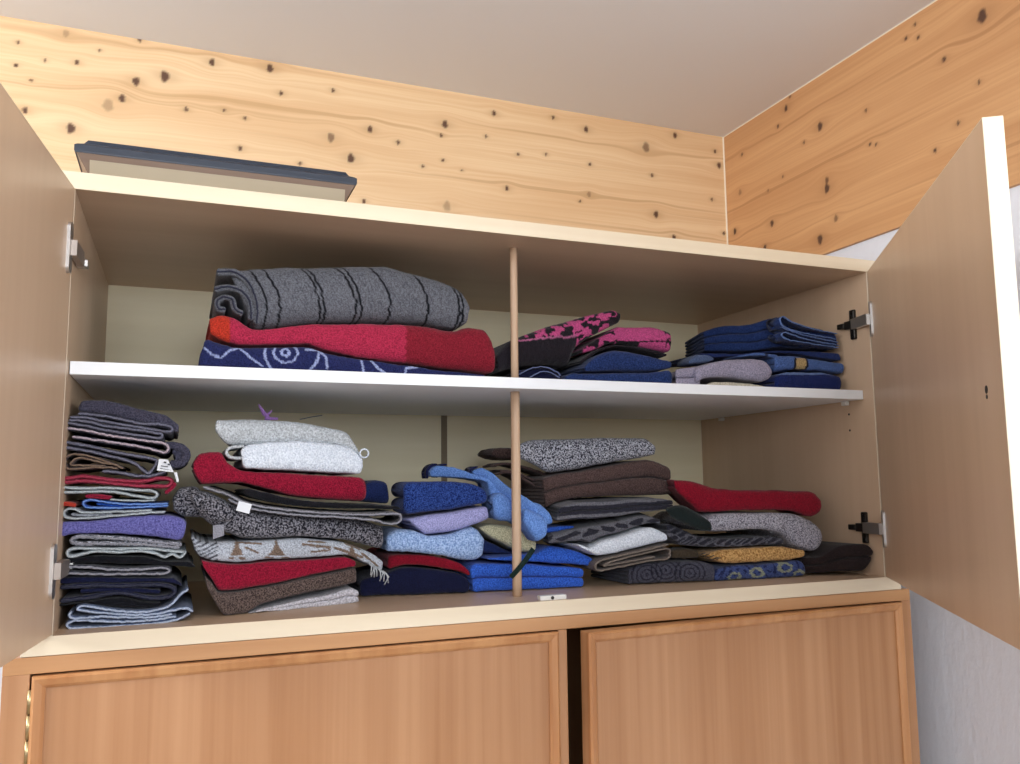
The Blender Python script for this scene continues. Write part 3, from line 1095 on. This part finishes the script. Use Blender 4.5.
fold_towel('black slab added for a shaded gap, second from the bottom of the tall left pile', 'black',  # black slab added where the pile only has a dark gap
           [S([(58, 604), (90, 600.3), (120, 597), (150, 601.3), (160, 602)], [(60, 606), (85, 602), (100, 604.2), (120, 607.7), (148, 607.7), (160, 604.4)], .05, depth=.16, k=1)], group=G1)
fold_towel('blue-grey towel with pale zigzag edges flaring up at right, bottom of the left pile', 'blue grey', [],
           [[(188, 588.5), (180, 595), (168, 606), (148, 611.2), (122, 611), (100, 608), (83, 605.5), (77, 608), (83, 610.5), (100, 612), (120, 614), (150, 614.2), (170, 610.5), (185, 608), (193, 611.5)],
            [(72, 611), (69, 614.5), (74, 617.5), (100, 616.5), (118, 616.8), (150, 617), (172, 613.5)],
            [(176, 616), (150, 620), (122, 621.5), (100, 620.5), (76, 620), (67, 623.5), (70, 627.5), (84, 627.3), (120, 626), (150, 623.5), (178, 619), (190, 613)]], 'blue grey', G1, sdef=dict(P1, tpx=2.7, wav=.003))

# ============ second pile
G2 = 'towels in the second pile'
t = fold_towel('fluffy white towel with a hanging loop, topmost of the second pile', 'white',
               [S([(241, 445.5), (270, 441), (300, 440), (330, 442.5), (350, 446.5), (364, 457)], [(243, 468.5), (270, 469.5), (300, 471), (330, 472.5), (362, 474.5)], (.055, .10), depth=.2, k=1, small=.0012, sq=.5)])
under = MB()
slab(under, [(216, 419), (250, 417.5), (290, 420), (325, 426), (345, 431), (357, 447)], [(214, 431), (228, 445), (250, 446), (300, 443.5), (335, 446), (363, 459)], (.065, .105), depth=.13, k=2, sq=.9, bx=.12)
sheet(under, [(244, 445.5), (230, 447.5), (227, 452.5), (231, 456.8), (243, 457.8)], .06, .1, 2.6)
u_ = under.build('turned_over_end', TC['offwhite'], t, smooth=True)
u_['label'] = 'flat woven grey-white end of the towel'
lp = MB()
c_ = at(363.5, 453, .10)
lp.tube([(c_[0] + .006 * math.cos(a) + .001, c_[1], c_[2] + .006 * math.sin(a)) for a in np.linspace(0, 2 * math.pi, 14)[:-1]], .0013, 6, closed=True)
lp.build('hanging_loop', TC['white'], t, smooth=True)
rb = MB()
rb.tube([at(258.5, 404, .11), at(261, 408, .11), at(264, 413, .11), at(269, 418, .11)], [.001, .002, .0032, .0025], 8)
rb.tube([at(272, 410, .112), at(268, 414, .11), at(265, 418, .11), at(278, 418.5, .11)], [.001, .002, .003, .0018], 8)
r_ = rb.build('ribbon', HEM['purple'], t, smooth=True)
r_['label'] = 'small purple ribbon on top'
th = MB()
th.tube([at(300, 419, .09), at(312, 416.5, .10), at(322, 415, .12)], .0006, 5)
th.build('loose_thread', M['ink'], t)
fold_towel('thick red towel directly under the white one in the second pile', 'red',
           [S([(193, 462), (201, 452), (220, 450), (230, 462.5), (246, 470.5), (270, 471.5), (300, 473), (366, 476.5)], [(194, 472), (203, 484), (240, 483), (270, 490), (290, 495), (330, 500), (367, 502)], (.05, .10), depth=.2, k=1, sq=.6)])
fold_towel('black towel squeezed between the red towel and the speckled grey one, second pile', 'black',
           [S([(243, 488), (251, 488), (260, 490), (280, 495), (300, 499), (366, 504.5), (398, 505)], [(244, 494), (260, 499.5), (310, 507), (360, 509.3), (402, 509)], (.055, .10), depth=.2, k=1)])
t = fold_towel('dark speckled grey towel with pale bound edge and small white tag, second pile', 'melange',
               [S([(190, 489), (206, 490), (226, 500), (250, 508.5), (300, 515), (360, 519), (384, 525)], [(194, 506), (207, 522), (225, 533), (250, 539.5), (300, 537.5), (340, 540), (383, 549.5)], (.045, .10), depth=.2, k=2, sq=.8),
                S([(171, 497), (181, 486.5), (193, 485), (206, 493)], [(174, 512), (185, 517), (200, 518), (214, 521)], .06, depth=.12, k=1),
                S([(200, 498), (210, 496), (222, 502), (232, 512)], [(202, 512), (210, 520), (220, 523), (234, 522)], .045, depth=.1, k=1)],
               [dict(path=[(203, 486.5), (225, 493.5), (250, 504), (300, 511), (360, 514.5), (395, 513.5), (401.5, 517), (398, 522.5), (388, 523.5), (372, 519.5), (340, 517), (300, 514.8), (250, 508), (228, 499)])], 'grey', sdef=dict(Y=.05, depth=.16, tpx=2.6, bx=.1))
patch(t, 'care_tag', [(239, 500.5), (252, 504), (249, 513.5), (236, 510)], .038, M['label'], label='small white tag')
patch(t, 'woven_band', [(213, 525), (224, 524), (224, 535), (213, 539)], .047, HEM['grey'], .003, label='smooth woven grey band')


def rng2(px, py, s=1.0, o=0.0):
    return noise.noise(Vector((px * s + o, py * s, o)))


TAN, LG, DKS = srgb(132, 112, 98), srgb(196, 202, 212), srgb(62, 62, 72)


def pat_tower(px, py):
    c = LG
    if px < 218:
        if math.sin((px * .8 + py * 1.5) * .85 + 2 * rng2(px, py, .1)) > .25:
            c = DKS
    for (cx, base, hgt, wd) in ((277, 559, 20, 12), (237, 560, 26, 8), (352, 566, 26, 9)):
        q = (base - py) / hgt
        if 0 <= q <= 1:
            w = wd * (1 - q) ** 2.1 + 1.1
            if abs(px - cx) < w and not (.10 < q < .17):
                if not (q < .1 and abs(px - cx) < wd * .3):
                    c = TAN
    for (x0, y0, x1, y1, w) in ((246, 547, 258, 553, 1.5), (238, 542, 262, 543, 1.2), (303, 544, 330, 547, 1.8), (308, 541, 326, 541.5, 1.2), (312, 552, 330, 550, 1.3), (335, 548, 362, 557, 1.8), (362, 553, 378, 566, 1.6), (345, 543, 360, 548, 1.2)):
        dx, dy = x1 - x0, y1 - y0
        q = max(0, min(1, ((px - x0) * dx + (py - y0) * dy) / (dx * dx + dy * dy)))
        if math.hypot(px - x0 - dx * q, py - y0 - dy * q) < w * (.8 + .5 * rng2(px, py, .6)):
            c = TAN
    return c


t = fold_towel('light grey fringed towel with brown tower motifs in the second pile', 'pattern',
               [S([(190, 533), (206, 541), (225, 541), (260, 540), (300, 538), (340, 541.5), (365, 549), (385, 561)], [(196, 555), (215, 561.5), (232, 563), (270, 560), (310, 558), (345, 555.5), (365, 563), (383, 572)], (.05, .105), depth=.2, k=1, sp=.0018, pat=pat_tower, sq=.7)])
fr = MB()
for q in range(9):
    x, y = 368 + q * 2.1, 561 + q * 1.3
    fr.tube([at(x, y, .1), at(x + 2 + 3 * random.random(), y + 5, .096), at(x + 1 + 7 * random.random() - 2, y + 11 + 3 * random.random(), .098)], .0009, 5)
fr.build('fringe', TC['offwhite'], t, smooth=True)
fold_towel('bright red towel with a sloping lower edge, under the tower-patterned towel', 'red',
           [S([(200, 559), (215, 562.5), (232, 564), (270, 561), (310, 559), (345, 556.5), (356, 560)], [(204, 570), (212, 580), (221, 592), (260, 587), (310, 575), (340, 569), (356, 566.5)], (.05, .10), depth=.2, k=1, sq=.5)])
fold_towel('dark brown speckled towel sagging at its left, near the bottom of the second pile', 'brown melange',
           [S([(204, 574), (212, 583), (221, 592.5), (260, 587.5), (310, 576), (356, 567)], [(208, 590), (216, 604), (225, 616), (244, 614.5), (262, 606), (300, 595), (357, 583)], (.05, .105), depth=.2, k=2, sq=.7)])
fold_towel('pale grey towel in two layers, bottom of the second pile', 'grey white',
           [S([(256, 611), (300, 599.5), (330, 593), (352, 587.5), (359, 590)], [(247, 613.5), (290, 610), (330, 606), (359, 602)], (.065, .110), depth=.18, n=2, k=1)])

# ============ third pile
t = fold_towel('royal blue towel with a square folded corner, topmost of the third pile', 'royal',
               [S([(404, 481), (440, 480.5), (470, 483), (486, 489)], [(404, 515), (440, 511.5), (470, 506), (488, 502)], .125, depth=.085, k=1, sq=.5)])
fold_towel('dark navy cloth behind the black towel, left of the royal blue one', 'deep royal',
           [S([(364, 483), (376, 479), (388, 481)], [(364, 502), (376, 503), (390, 504)], .20, depth=.1, k=2)])
fold_towel('lavender towel under the royal blue one in the third pile', 'lavender',
           [S([(407, 518), (440, 513.5), (470, 508), (488, 505)], [(427, 536), (450, 533), (475, 526), (490, 519)], .125, depth=.14, k=2, sq=.9)])
fold_towel('fluffy light blue towel between lavender and dark red ones, third pile', 'light blue',
           [S([(387, 535), (400, 529), (415, 530), (430, 536), (450, 534), (476, 527), (486, 533)], [(387, 551), (410, 553), (440, 556), (470, 561), (484, 561)], (.125, .12), depth=.15, k=1, small=.0016, sq=.8)])
fold_towel('dark red towel draped in a thin curve over the navy one, third pile', 'dark red',
           [S([(388, 555), (397, 553.5), (410, 554), (440, 557), (460, 562), (470, 570)], [(388, 570), (395, 567.5), (405, 565.5), (440, 568.5), (460, 571.5), (470, 576)], (.15, .122), depth=.16, k=1)])
fold_towel('navy towel, bottom of the third pile beside the royal blue pair', 'navy',
           [S([(360, 580), (385, 573), (405, 567), (440, 570), (460, 573), (470, 579)], [(360, 596), (400, 596), (440, 595), (469, 594)], (.16, .125), depth=.15, k=1, rest=0.0, sq=.5)])
t = fold_towel('light blue towel with dark blue trim, slumped behind the lower wooden rod', 'sky blue',
               [S([(430, 470), (438, 464.5), (452, 466), (474, 473.5), (492, 480), (512, 490), (535, 503), (549, 516)],
                  [(430, 476.3), (452, 477.3), (474, 479.5), (487, 483), (494.5, 517), (514, 522), (530, 529), (547, 535)], (.205, .098), depth=.05, k=1, sq=.6, small=.001),
                S([(472, 470), (482, 467), (492, 471.5), (512, 487.5), (535, 501.5), (541, 508)], [(474, 475.5), (486, 481), (498, 491), (512, 504), (524, 514), (536, 517)], (.178, .088), depth=.04, k=1, sq=.7),
                S([(493, 494), (502, 492), (514, 499)], [(496, 519), (504, 521.5), (514, 523)], .122, depth=.03, k=1, sq=.7),
                S([(526, 507), (537, 511), (545, 516), (549, 523)], [(524, 521), (532, 534), (540, 542), (547, 538)], .086, depth=.04, k=1, sq=.7),
                S([(536, 500), (545, 506), (552, 514)], [(536, 518), (545, 526), (553, 524)], .108, depth=.03, k=1)])
for pth, yb_, tp in (([(428, 478), (427.5, 471), (431, 466), (437, 463.5)], .212, 2.6), ([(437, 477), (437, 470), (440, 465.5), (447, 463.8)], .206, 2.4), ([(470, 474), (472, 468.5), (478, 466)], .178, 2.0)):
    tb = MB()
    sheet(tb, pth, yb_, .02, tp)
    b_ = tb.build('trim_band', HEM['navy'], t, smooth=True)
    b_['label'] = 'dark blue band along the end'
fold_towel('pale cream towel poking out under the light blue one behind the rod', 'cream',
           [S([(479, 526), (490, 523.5), (505, 524.3), (520, 528), (532, 533), (537, 541)], [(482, 530), (495, 539), (510, 546), (520, 551.5), (528, 553), (536, 551)], (.155, .135), depth=.12, k=2)])
fold_towel('navy cloth in the gap below the cream towel', 'deep royal',
           [S([(479, 535), (495, 543), (512, 551.5)], [(476, 553), (495, 553.5), (512, 553.8)], .165, depth=.1, k=2)])
fold_towel('upper royal blue towel of the two beside the wooden rod', 'royal bright',
           [S([(488, 558.5), (518, 555), (536, 553.3), (552, 545.5), (575, 549.5), (594, 558)], [(488, 560), (520, 561.5), (560, 564), (592, 566)], (.13, .11), depth=.15, k=1)])
fold_towel('lower bright blue towel in two folds, standing behind the foot of the rod', 'royal bright',
           [S([(470, 568), (477, 563), (520, 563.5), (560, 566), (584, 567.5)], [(474, 591.5), (520, 591), (560, 588), (585, 586.5)], (.13, .11), depth=.15, n=2, k=1, rest=0.0)])
st = MB()
c0, c1 = at(533.5, 548.5, .058), at(511, 577, .0595)
dv = Vector(c1 - c0).normalized()
wv = dv.cross(Vector((0, 1, 0))).normalized() * .0037
vs = []
for q in range(9):
    p = Vector(c0) + (Vector(c1) - Vector(c0)) * q / 8 + Vector((0, -.004 * math.sin(math.pi * q / 8), 0))
    vs += [p + wv, p - wv, p - wv + Vector((0, .0014, 0)), p + wv + Vector((0, .0014, 0))]
fs = [(0, 1, 2, 3), (35, 34, 33, 32)]
for q in range(8):
    for e in range(4):
        fs.append((q * 4 + e, q * 4 + (e + 1) % 4, q * 4 + 4 + (e + 1) % 4, q * 4 + 4 + e))
st.add(vs, fs)
o = st.build('ribbon', HEM['green'])
tag(o, 'short dark green ribbon slanting across the lower part of the rod', 'ribbon')

# ============ fourth pile
t = fold_towel('speckled grey towel with a dark crease, topmost of the fourth pile', 'light melange',
               [S([(519, 443), (530, 439), (575, 437.5), (620, 436.5), (645, 437.5), (656, 445)], [(520, 459), (535, 466), (550, 473), (580, 468.5), (610, 463), (640, 458), (655, 454)], (.14, .15), depth=.14, k=2, sq=.9, bx=.42, rise=.035)])
fold_towel('brown towel in two thick folds under the speckled grey one, fourth pile', 'brown',
           [S([(543, 477), (560, 473), (590, 468.5), (615, 464), (650, 458.5), (671, 467)], [(546, 509), (562, 501.5), (600, 496.5), (640, 495.5), (673, 495)], (.15, .155), depth=.14, n=2, k=2),
            S([(491, 452), (497, 447.5), (510, 447), (520, 449)], [(492, 455), (500, 458), (510, 459), (520, 460)], .30, depth=.08, k=1)],
           [dict(path=[(494, 466), (505, 463), (525, 467), (545, 474), (546, 481), (535, 480), (515, 472), (500, 470)], tpx=2.5, hem=False),
            dict(path=[(496, 474), (510, 472), (530, 482), (545, 492)], tpx=2.5, hem=False)], 'brown', sdef=dict(Y=.19, depth=.06))
GC, GD = srgb(118, 118, 126), srgb(50, 50, 62)


def pat_edges(px, py):
    q = (py - (503 - (px - 558) * .06)) / 19.0
    return GC if (0.0 < q < .18 or .68 < q < .86) else GD


fold_towel('charcoal towel with two paler grey lines along its front, fourth pile', 'pattern',
           [S([(560, 506.5), (580, 501.5), (620, 499), (660, 498), (673, 500)], [(556, 521), (590, 519.5), (640, 513), (673, 509)], (.09, .10), depth=.14, n=2, k=1, bx=.2, rise=.02, pat=pat_edges, sp=.003)])


def pat_scroll(px, py):
    a = math.sin(px * .34 + 2.2 * math.sin(py * .34)) + math.sin(py * .62 + px * .12)
    return srgb(112, 112, 120) if a > -.1 else srgb(48, 48, 58)


fold_towel('dark grey towel with a scrolling relief pattern, above the white one', 'pattern',
           [S([(548, 536), (580, 528), (610, 522), (645, 515.5), (661, 519)], [(548, 544.5), (575, 541.5), (590, 543), (603, 537.3), (630, 529.8), (653, 523.4), (661, 524)], (.09, .10), depth=.14, k=2, bx=.3, rise=.05, pat=pat_scroll, sp=.002)])
fold_towel('bright blue cloth tucked beside the scroll-patterned grey towel', 'royal bright',
           [S([(545, 528), (560, 525.5), (574, 525)], [(545, 534), (560, 531), (574, 528)], .12, depth=.1, k=1)])
fold_towel('small white towel bunched at its left end, above the taupe one', 'white',
           [S([(577, 543), (590, 547), (603, 541), (630, 533.5), (653, 527), (668, 534)], [(578, 546), (590, 552), (600, 556), (630, 550), (650, 545), (668, 541)], (.085, .09), depth=.14, k=1)])
fold_towel('taupe towel folded in an open loop, second from the bottom, fourth pile', 'taupe', [],
           [[(669, 544), (640, 551), (615, 557), (600, 561), (595.5, 566), (600, 570.5), (620, 566.5), (650, 560.5), (667, 558.5), (670.5, 553), (666, 548.5), (640, 554), (615, 560.5), (604, 565.5), (620, 563), (655, 556.5)]], 'taupe', sdef=dict(Y=.085, depth=.14, tpx=2.5, bx=.1))


def pat_relief(px, py):
    for (cx, cy) in ((647, 575), (666, 570), (690, 573)):
        r = math.hypot(px - cx, (py - cy) * 1.1)
        if r < 17 and math.sin(r * 1.35) > .62:
            return srgb(42, 42, 54)
    return srgb(82, 82, 96)


fold_towel('charcoal towel with curved relief lines, bottom of the fourth pile', 'pattern',
           [S([(629, 569), (640, 564), (665, 561.5), (700, 560.5), (716, 565)], [(629, 583.5), (645, 584.5), (680, 583.5), (716, 581)], (.098, .078), depth=.14, k=2, rest=0.0, pat=pat_relief, sp=.0022, sq=.6)])
fold_towel('olive brown cloth visible between taupe and ochre towels', 'olive brown',
           [S([(673, 549), (685, 547), (698, 550)], [(673, 558.5), (690, 558.5), (699, 558.5)], .10, depth=.03, k=1)])

# ============ fifth pile
fold_towel('red towel with a pulled-up left corner, topmost of the right-hand pile', 'deep red',
           [S([(674, 478.5), (690, 480), (720, 488.5), (770, 490), (812, 491), (823, 499)], [(676, 490), (690, 504), (702, 513), (750, 510), (790, 511), (812, 517), (822, 512)], (.09, .07), depth=.11, k=1, sq=.6, bx=.38)])
fold_towel('crumpled black-green cloth below the left end of the red towel', 'green black',
           [S([(666, 508), (680, 505), (698, 512), (711, 521)], [(672, 518), (690, 526), (700, 530), (712, 532)], .052, depth=.026, k=1, big=.002, bx=.5)])
fold_towel('heather grey towel drooping at its right end, under the red one', 'heather',
           [S([(705, 521), (720, 513), (760, 512), (795, 513), (815, 520), (828, 533)], [(704, 526), (714, 531.5), (765, 529.5), (785, 535), (803, 548.5), (820, 553)], (.08, .065), depth=.18, k=1, sq=.8)])
CH, CL = srgb(44, 44, 54), srgb(104, 104, 114)


def pat_leaf(px, py):
    q = (px + 3 * math.sin(py * .5)) % 17
    r = math.hypot(q - 8.5, (py - 540) * .9)
    if 4.5 < r < 6.2 or (math.sin(px * .5 + py * .9) > .82):
        return CL
    return CH


fold_towel('black towel with grey leafy lines above the ochre towel', 'pattern',
           [S([(668, 522), (685, 529), (700, 535), (730, 538), (770, 535.8), (785, 539)], [(668, 536), (685, 545), (730, 547.5), (770, 545), (784, 545)], (.085, .07), depth=.13, k=1, pat=pat_leaf, sp=.002)])
t = fold_towel('ochre yellow towel with a frayed left end in the right-hand pile', 'gold',
               [S([(705, 554), (722, 550), (750, 547.5), (780, 546.3), (805, 550)], [(716, 561), (728, 564), (760, 562), (790, 560), (805, 557)], (.08, .065), depth=.16, k=1, small=.0014)])
fr = MB()
for q in range(9):
    x, y = 699 + q * 2.2, 551 + q * .75 + 2 * random.random()
    fr.tube([at(x + 4, y, .078), at(x + 2, y + .8, .075), at(x - 2 * random.random(), y + 2, .075)], .0008, 5)
f_ = fr.build('fringe', TC['olive brown'], t, smooth=True)
f_['label'] = 'frayed dark threads at the left end'
BL, OL, DB = srgb(70, 86, 140), srgb(150, 156, 136), srgb(42, 50, 92)


def pat_flower(px, py):
    for (cx, cy, r0) in ((757, 573, 8), (785, 567, 8), (735, 578, 7), (800, 575, 6)):
        r = math.hypot((px - cx), (py - cy) * 1.2) + 2.2 * rng2(px, py, .35)
        if r0 * .55 < r < r0 * .95:
            return OL
    if px < 730 and math.sin(px * .9 + py * .5) > .6:
        return DB
    return BL if rng2(px, py, .3, 5.1) > -.2 else DB


fold_towel('blue towel with olive floral pattern, bottom of the right-hand pile', 'pattern',
           [S([(715, 571), (730, 565.5), (765, 563.5), (800, 560), (806, 565)], [(716, 581), (740, 582), (780, 579), (806, 576.5)], (.08, .062), depth=.16, k=1, rest=0.0, pat=pat_flower, sp=.002)])
fold_towel('dark brown towel lying alone by the right side wall of the cabinet', 'dark brown',
           [S([(802, 557), (820, 556.5), (834, 549), (846, 544.5), (856, 543.5), (868, 543.5), (875, 550)], [(803, 574), (830, 573), (850, 572), (864, 571), (871, 562)], (.085, .016), depth=.18, n=2, k=1, sq=.8)])

# ============ shelf, left
def pat_line(px, py):
    if px < 222:
        if math.sin(px * .35 + py * .62) > .86:
            return srgb(30, 30, 36)
    for x0 in (262, 276, 316, 321, 352, 357, 386, 424, 455, 459):
        q = (py - 262) / 62.0
        xx = x0 - 16 * (1 - q) ** 2 + 6 * math.sin(q * 2.6) - 2 * rng2(py, x0, .18)
        if abs(px - xx) < 1.15:
            return srgb(24, 24, 30)
    return srgb(116, 118, 126) if rng2(px * 1.7, py * 1.7, .55, 3.3) > -.25 else srgb(96, 98, 106)


fold_towel('big grey towel with thin wavy black lines, rolled on top of the red towel', 'pattern',
           [S([(228, 268), (240, 265), (260, 263), (300, 262), (385, 262), (410, 268), (440, 277), (462, 287), (471, 304)], [(250, 318), (254, 324), (258, 327), (300, 322.5), (350, 320), (395, 320), (430, 323.5), (455, 327), (468, 323)], (.065, .075), depth=.26, k=3, pat=pat_line, sp=.0017, sq=.8, uj=.01, big=.002)],
           [dict(path=[(257, 323), (257, 304), (250, 284), (236, 272), (217, 271)], tpx=6.5),
            dict(path=[(251, 319), (250, 303), (242, 291), (228, 286.5), (214.5, 289)], tpx=5.5),
            dict(path=[(243, 313), (235, 308), (232, 299), (224, 296.5), (217.5, 301), (219, 308), (226, 309)], tpx=5.0)], 'dark', sdef=dict(Y=.062, depth=.2, col=srgb(112, 114, 122), hpx=1.6))


def pat_red(px, py):
    if px < 231:
        return srgb(206, 62, 44)
    if px < 406 + .8 * rng2(px, py, .4):
        return srgb(190, 50, 82)
    return srgb(146, 36, 52)


fold_towel('crimson and dark red towel under the grey black-lined one on the shelf', 'pattern',
           [S([(209, 317), (222, 313), (234, 316), (256, 328), (300, 324), (350, 321.5), (395, 321.5), (430, 325), (455, 328.5), (470, 325), (485, 327), (497, 346)], [(209, 333), (225, 342), (240, 345), (305, 343.5), (330, 351), (400, 362), (450, 368.5), (497, 373)], (.06, .07), depth=.26, k=2, pat=pat_red, sp=.0025, sq=.6)])


def pat_navy(px, py):
    base, ln = srgb(42, 48, 96), srgb(164, 176, 220)
    for (cx, cy, rs) in ((286, 351, (4, 12)), (292, 352, (27,))):
        r = math.hypot(px - cx, (py - cy) * 1.25) + .8 * rng2(px, py, .3)
        for q in rs:
            if abs(r - q) < 1.3:
                return ln
    pl_ = [(204, 346), (212, 353), (221, 356), (231, 349), (240, 347), (252, 357), (262, 364)]
    pl2 = [(306, 348), (318, 348), (326, 355), (328, 366)]
    pl3 = [(352, 354), (362, 358), (364, 370)]
    pl4 = [(371, 359), (378, 367), (386, 372)]
    pl5 = [(404, 372), (406, 367), (416, 366)]
    for P in (pl_, pl2, pl3, pl4, pl5):
        for (a, b) in zip(P[:-1], P[1:]):
            dx, dy = b[0] - a[0], b[1] - a[1]
            q = max(0, min(1, ((px - a[0]) * dx + (py - a[1]) * dy) / (dx * dx + dy * dy)))
            if math.hypot(px - a[0] - dx * q, py - a[1] - dy * q) < 1.1:
                return ln
    return base


fold_towel('navy towel with pale blue rings and waves, lying on the left of the shelf', 'pattern',
           [S([(205, 336), (225, 343.5), (240, 346.5), (305, 345), (330, 352.5), (400, 363.5), (450, 370), (486, 374)], [(196, 364), (240, 367), (300, 369), (400, 373), (482, 376)], (.05, .06), depth=.26, k=2, rest=SZ, pat=pat_navy, sp=.0016, sq=.5)])

# ============ shelf, middle
PK, BK = srgb(212, 88, 146), srgb(40, 35, 42)


def pat_pink(px, py):
    line = 339 - max(0, (px - 520)) * .06
    if abs(py - line) < .9 and 516 < px < 577:
        return srgb(190, 110, 150)
    if py > line and px < 578:
        return BK
    if px > 612:
        return PK if 3.0 < math.hypot(px - 613, py - 313) < 4.2 else BK
    a = rng2(px, py * 1.6, .11, 2.0) + .55 * rng2(px, py, .3, 9.0)
    return PK if (a > .02 and px > 527) else BK


fold_towel('black towel with pink flowers, slumped beside the upper wooden rod on the shelf', 'pattern',
           [S([(498, 354), (508, 343), (520, 335.5), (545, 326), (570, 318), (600, 311.5), (614, 308.5), (622, 313)], [(499, 372), (520, 366), (545, 364), (570, 365), (577, 350), (590, 338.5), (605, 330), (620, 322)], (.075, .11), depth=.2, k=2, pat=pat_pink, sp=.0018)])


def pat_pink2(px, py):
    a = rng2(px, py * 1.3, .12, 4.0) + .4 * rng2(px, py, .33, 1.0)
    if px < 618:
        return PK if a > -.12 else BK
    if px > 666 and a > .0:
        return BK
    edge = 344 - (px - 578) * .03
    if px > 640 and 340.5 < py < 342:
        return BK
    return PK if (py < 340.5 or px > 640) else BK


fold_towel('pink flowered black towel lying flat, its bright pink side towards the back right', 'pattern',
           [S([(580, 351), (592, 341.5), (606, 333), (620, 325.5), (650, 325.5), (673, 331)], [(580, 354), (594, 350), (610, 343.5), (630, 344.5), (650, 348.5), (672, 352)], .12, depth=.16, n=1, k=2, pat=pat_pink2, sp=.0018),
            S([(580, 360), (594, 351), (612, 344.5), (635, 345.5), (655, 349.5), (668, 353.5)], [(580, 364.5), (590, 358), (600, 350.8), (617, 346.3), (645, 350.8), (666, 356.5)], .105, depth=.14, k=1, pat=lambda a, b: BK)])
fold_towel('dark navy towel with thin pale edges, under the black and pink one', 'navy',
           [S([(518, 369), (545, 367), (562, 372)], [(518, 378), (545, 379), (563, 379.5)], .085, depth=.16, k=1, rest=SZ)],
           [dict(path=[(519, 374), (532, 368), (546, 367), (556, 371), (561, 375)], tpx=1.6), dict(path=[(530, 377), (542, 371.5), (552, 373), (560, 377.5)], tpx=1.6)], 'navy line', sdef=dict(Y=.078, depth=.05))
fold_towel('denim blue towel in two folds, on the shelf under the pink towel', 'denim',
           [S([(565, 376), (574, 372), (600, 372), (640, 372), (674, 368)], [(565, 380), (590, 381), (640, 382), (674, 383)], .08, depth=.18, k=1, rest=SZ, sq=.7),
            S([(584, 366), (596, 356), (617, 349), (645, 354), (672, 360)], [(586, 371), (600, 371), (640, 371.5), (672, 368)], .085, depth=.18, k=1)])

# ============ shelf, right
t = fold_towel('grey lavender towel with a turned-down front, on the right part of the shelf', 'grey lavender',
               [S([(696, 367), (712, 362), (730, 358.5), (745, 357.5), (766, 359), (773, 367)], [(698, 383), (706, 378), (720, 376.5), (740, 378), (765, 381.5), (773, 377)], .06, depth=.14, k=1, sq=.8),
                S([(675.5, 368), (690, 366), (700, 365)], [(675.5, 382), (690, 383), (700, 384)], .07, depth=.05, bx=.6, n=2, k=2, rest=SZ)])
fold_towel('flat cream cloth under the grey lavender towel', 'ivory',
           [S([(705, 384), (713, 381), (740, 382), (766, 385.5)], [(705, 384), (735, 385), (766, 387)], .062, depth=.1, k=1, rest=SZ, sq=.5, bx=.6)])
fold_towel('grey-blue cloth bunched behind the grey lavender towel', 'blue grey',
           [S([(689, 360), (698, 353.5), (706, 353.5), (714, 357)], [(689, 364), (705, 363), (714, 360)], .10, depth=.04, k=2)])
fold_towel('big denim blue towel in many thin layers, topmost of the right shelf pile', 'denim',
           [S([(703, 330), (720, 325.5), (750, 323), (768, 317.5), (779, 314.5)], [(704, 351), (740, 351), (765, 349), (785, 346)], (.22, .095), depth=.12, n=3, k=1, bx=.3),
            S([(779, 314.5), (795, 320.5), (812, 325), (836, 332)], [(786, 346.5), (800, 347), (818, 347.5), (839, 349)], (.097, .066), depth=.1, n=1, k=2)],
           [[(837, 333.5), (810, 327.5), (792, 321), (783, 316.5), (780, 320), (784, 326), (800, 331.5), (837, 339)],
            [(838, 342), (806, 335), (788, 329), (782, 326.5)],
            [(839, 345), (806, 338.5), (786, 332), (782, 334.5), (788, 339), (808, 342.5), (839, 347.5)]], 'denim', sdef=dict(Y=.062, depth=.035, tpx=1.8))
fold_towel('deep blue towel directly under the many-layered denim one', 'deep royal',
           [S([(700, 352.5), (740, 353), (782, 350), (815, 350.5), (840, 352.5)], [(702, 358), (740, 356), (775, 352.8), (790, 353), (810, 356), (843, 360.5)], (.15, .06), depth=.14, k=1)])


def pat_patch(px, py):
    if 795 < px < 808 and 357 < py < 370:
        return srgb(196, 168, 118) if (797 < px < 806 and py < 369) else srgb(30, 30, 44)
    if 765 < px < 769:
        return srgb(40, 46, 84)
    return srgb(84, 112, 172)


fold_towel('mid blue towel with a tan square patch, in the right shelf pile', 'pattern',
           [S([(776, 354.8), (790, 355), (815, 358.3), (845, 362.5)], [(777, 371), (790, 369.5), (815, 370), (845, 373.5)], (.07, .06), depth=.14, k=1, pat=pat_patch, sp=.002),
            S([(738, 355), (760, 352.8), (778, 354)], [(738, 356.7), (760, 356), (778, 358)], .075, depth=.045, k=1, pat=pat_patch, sp=.003)])


def pat_band(px, py):
    return srgb(110, 136, 190) if py < 373.5 - .0 * px else srgb(30, 44, 104)


fold_towel('navy towel with a lighter blue top, bottom of the right shelf pile', 'pattern',
           [S([(776, 375), (790, 371), (820, 371), (843, 375)], [(776, 387), (800, 388), (843, 389)], .055, depth=.14, k=1, rest=SZ, pat=pat_band, sp=.003)])
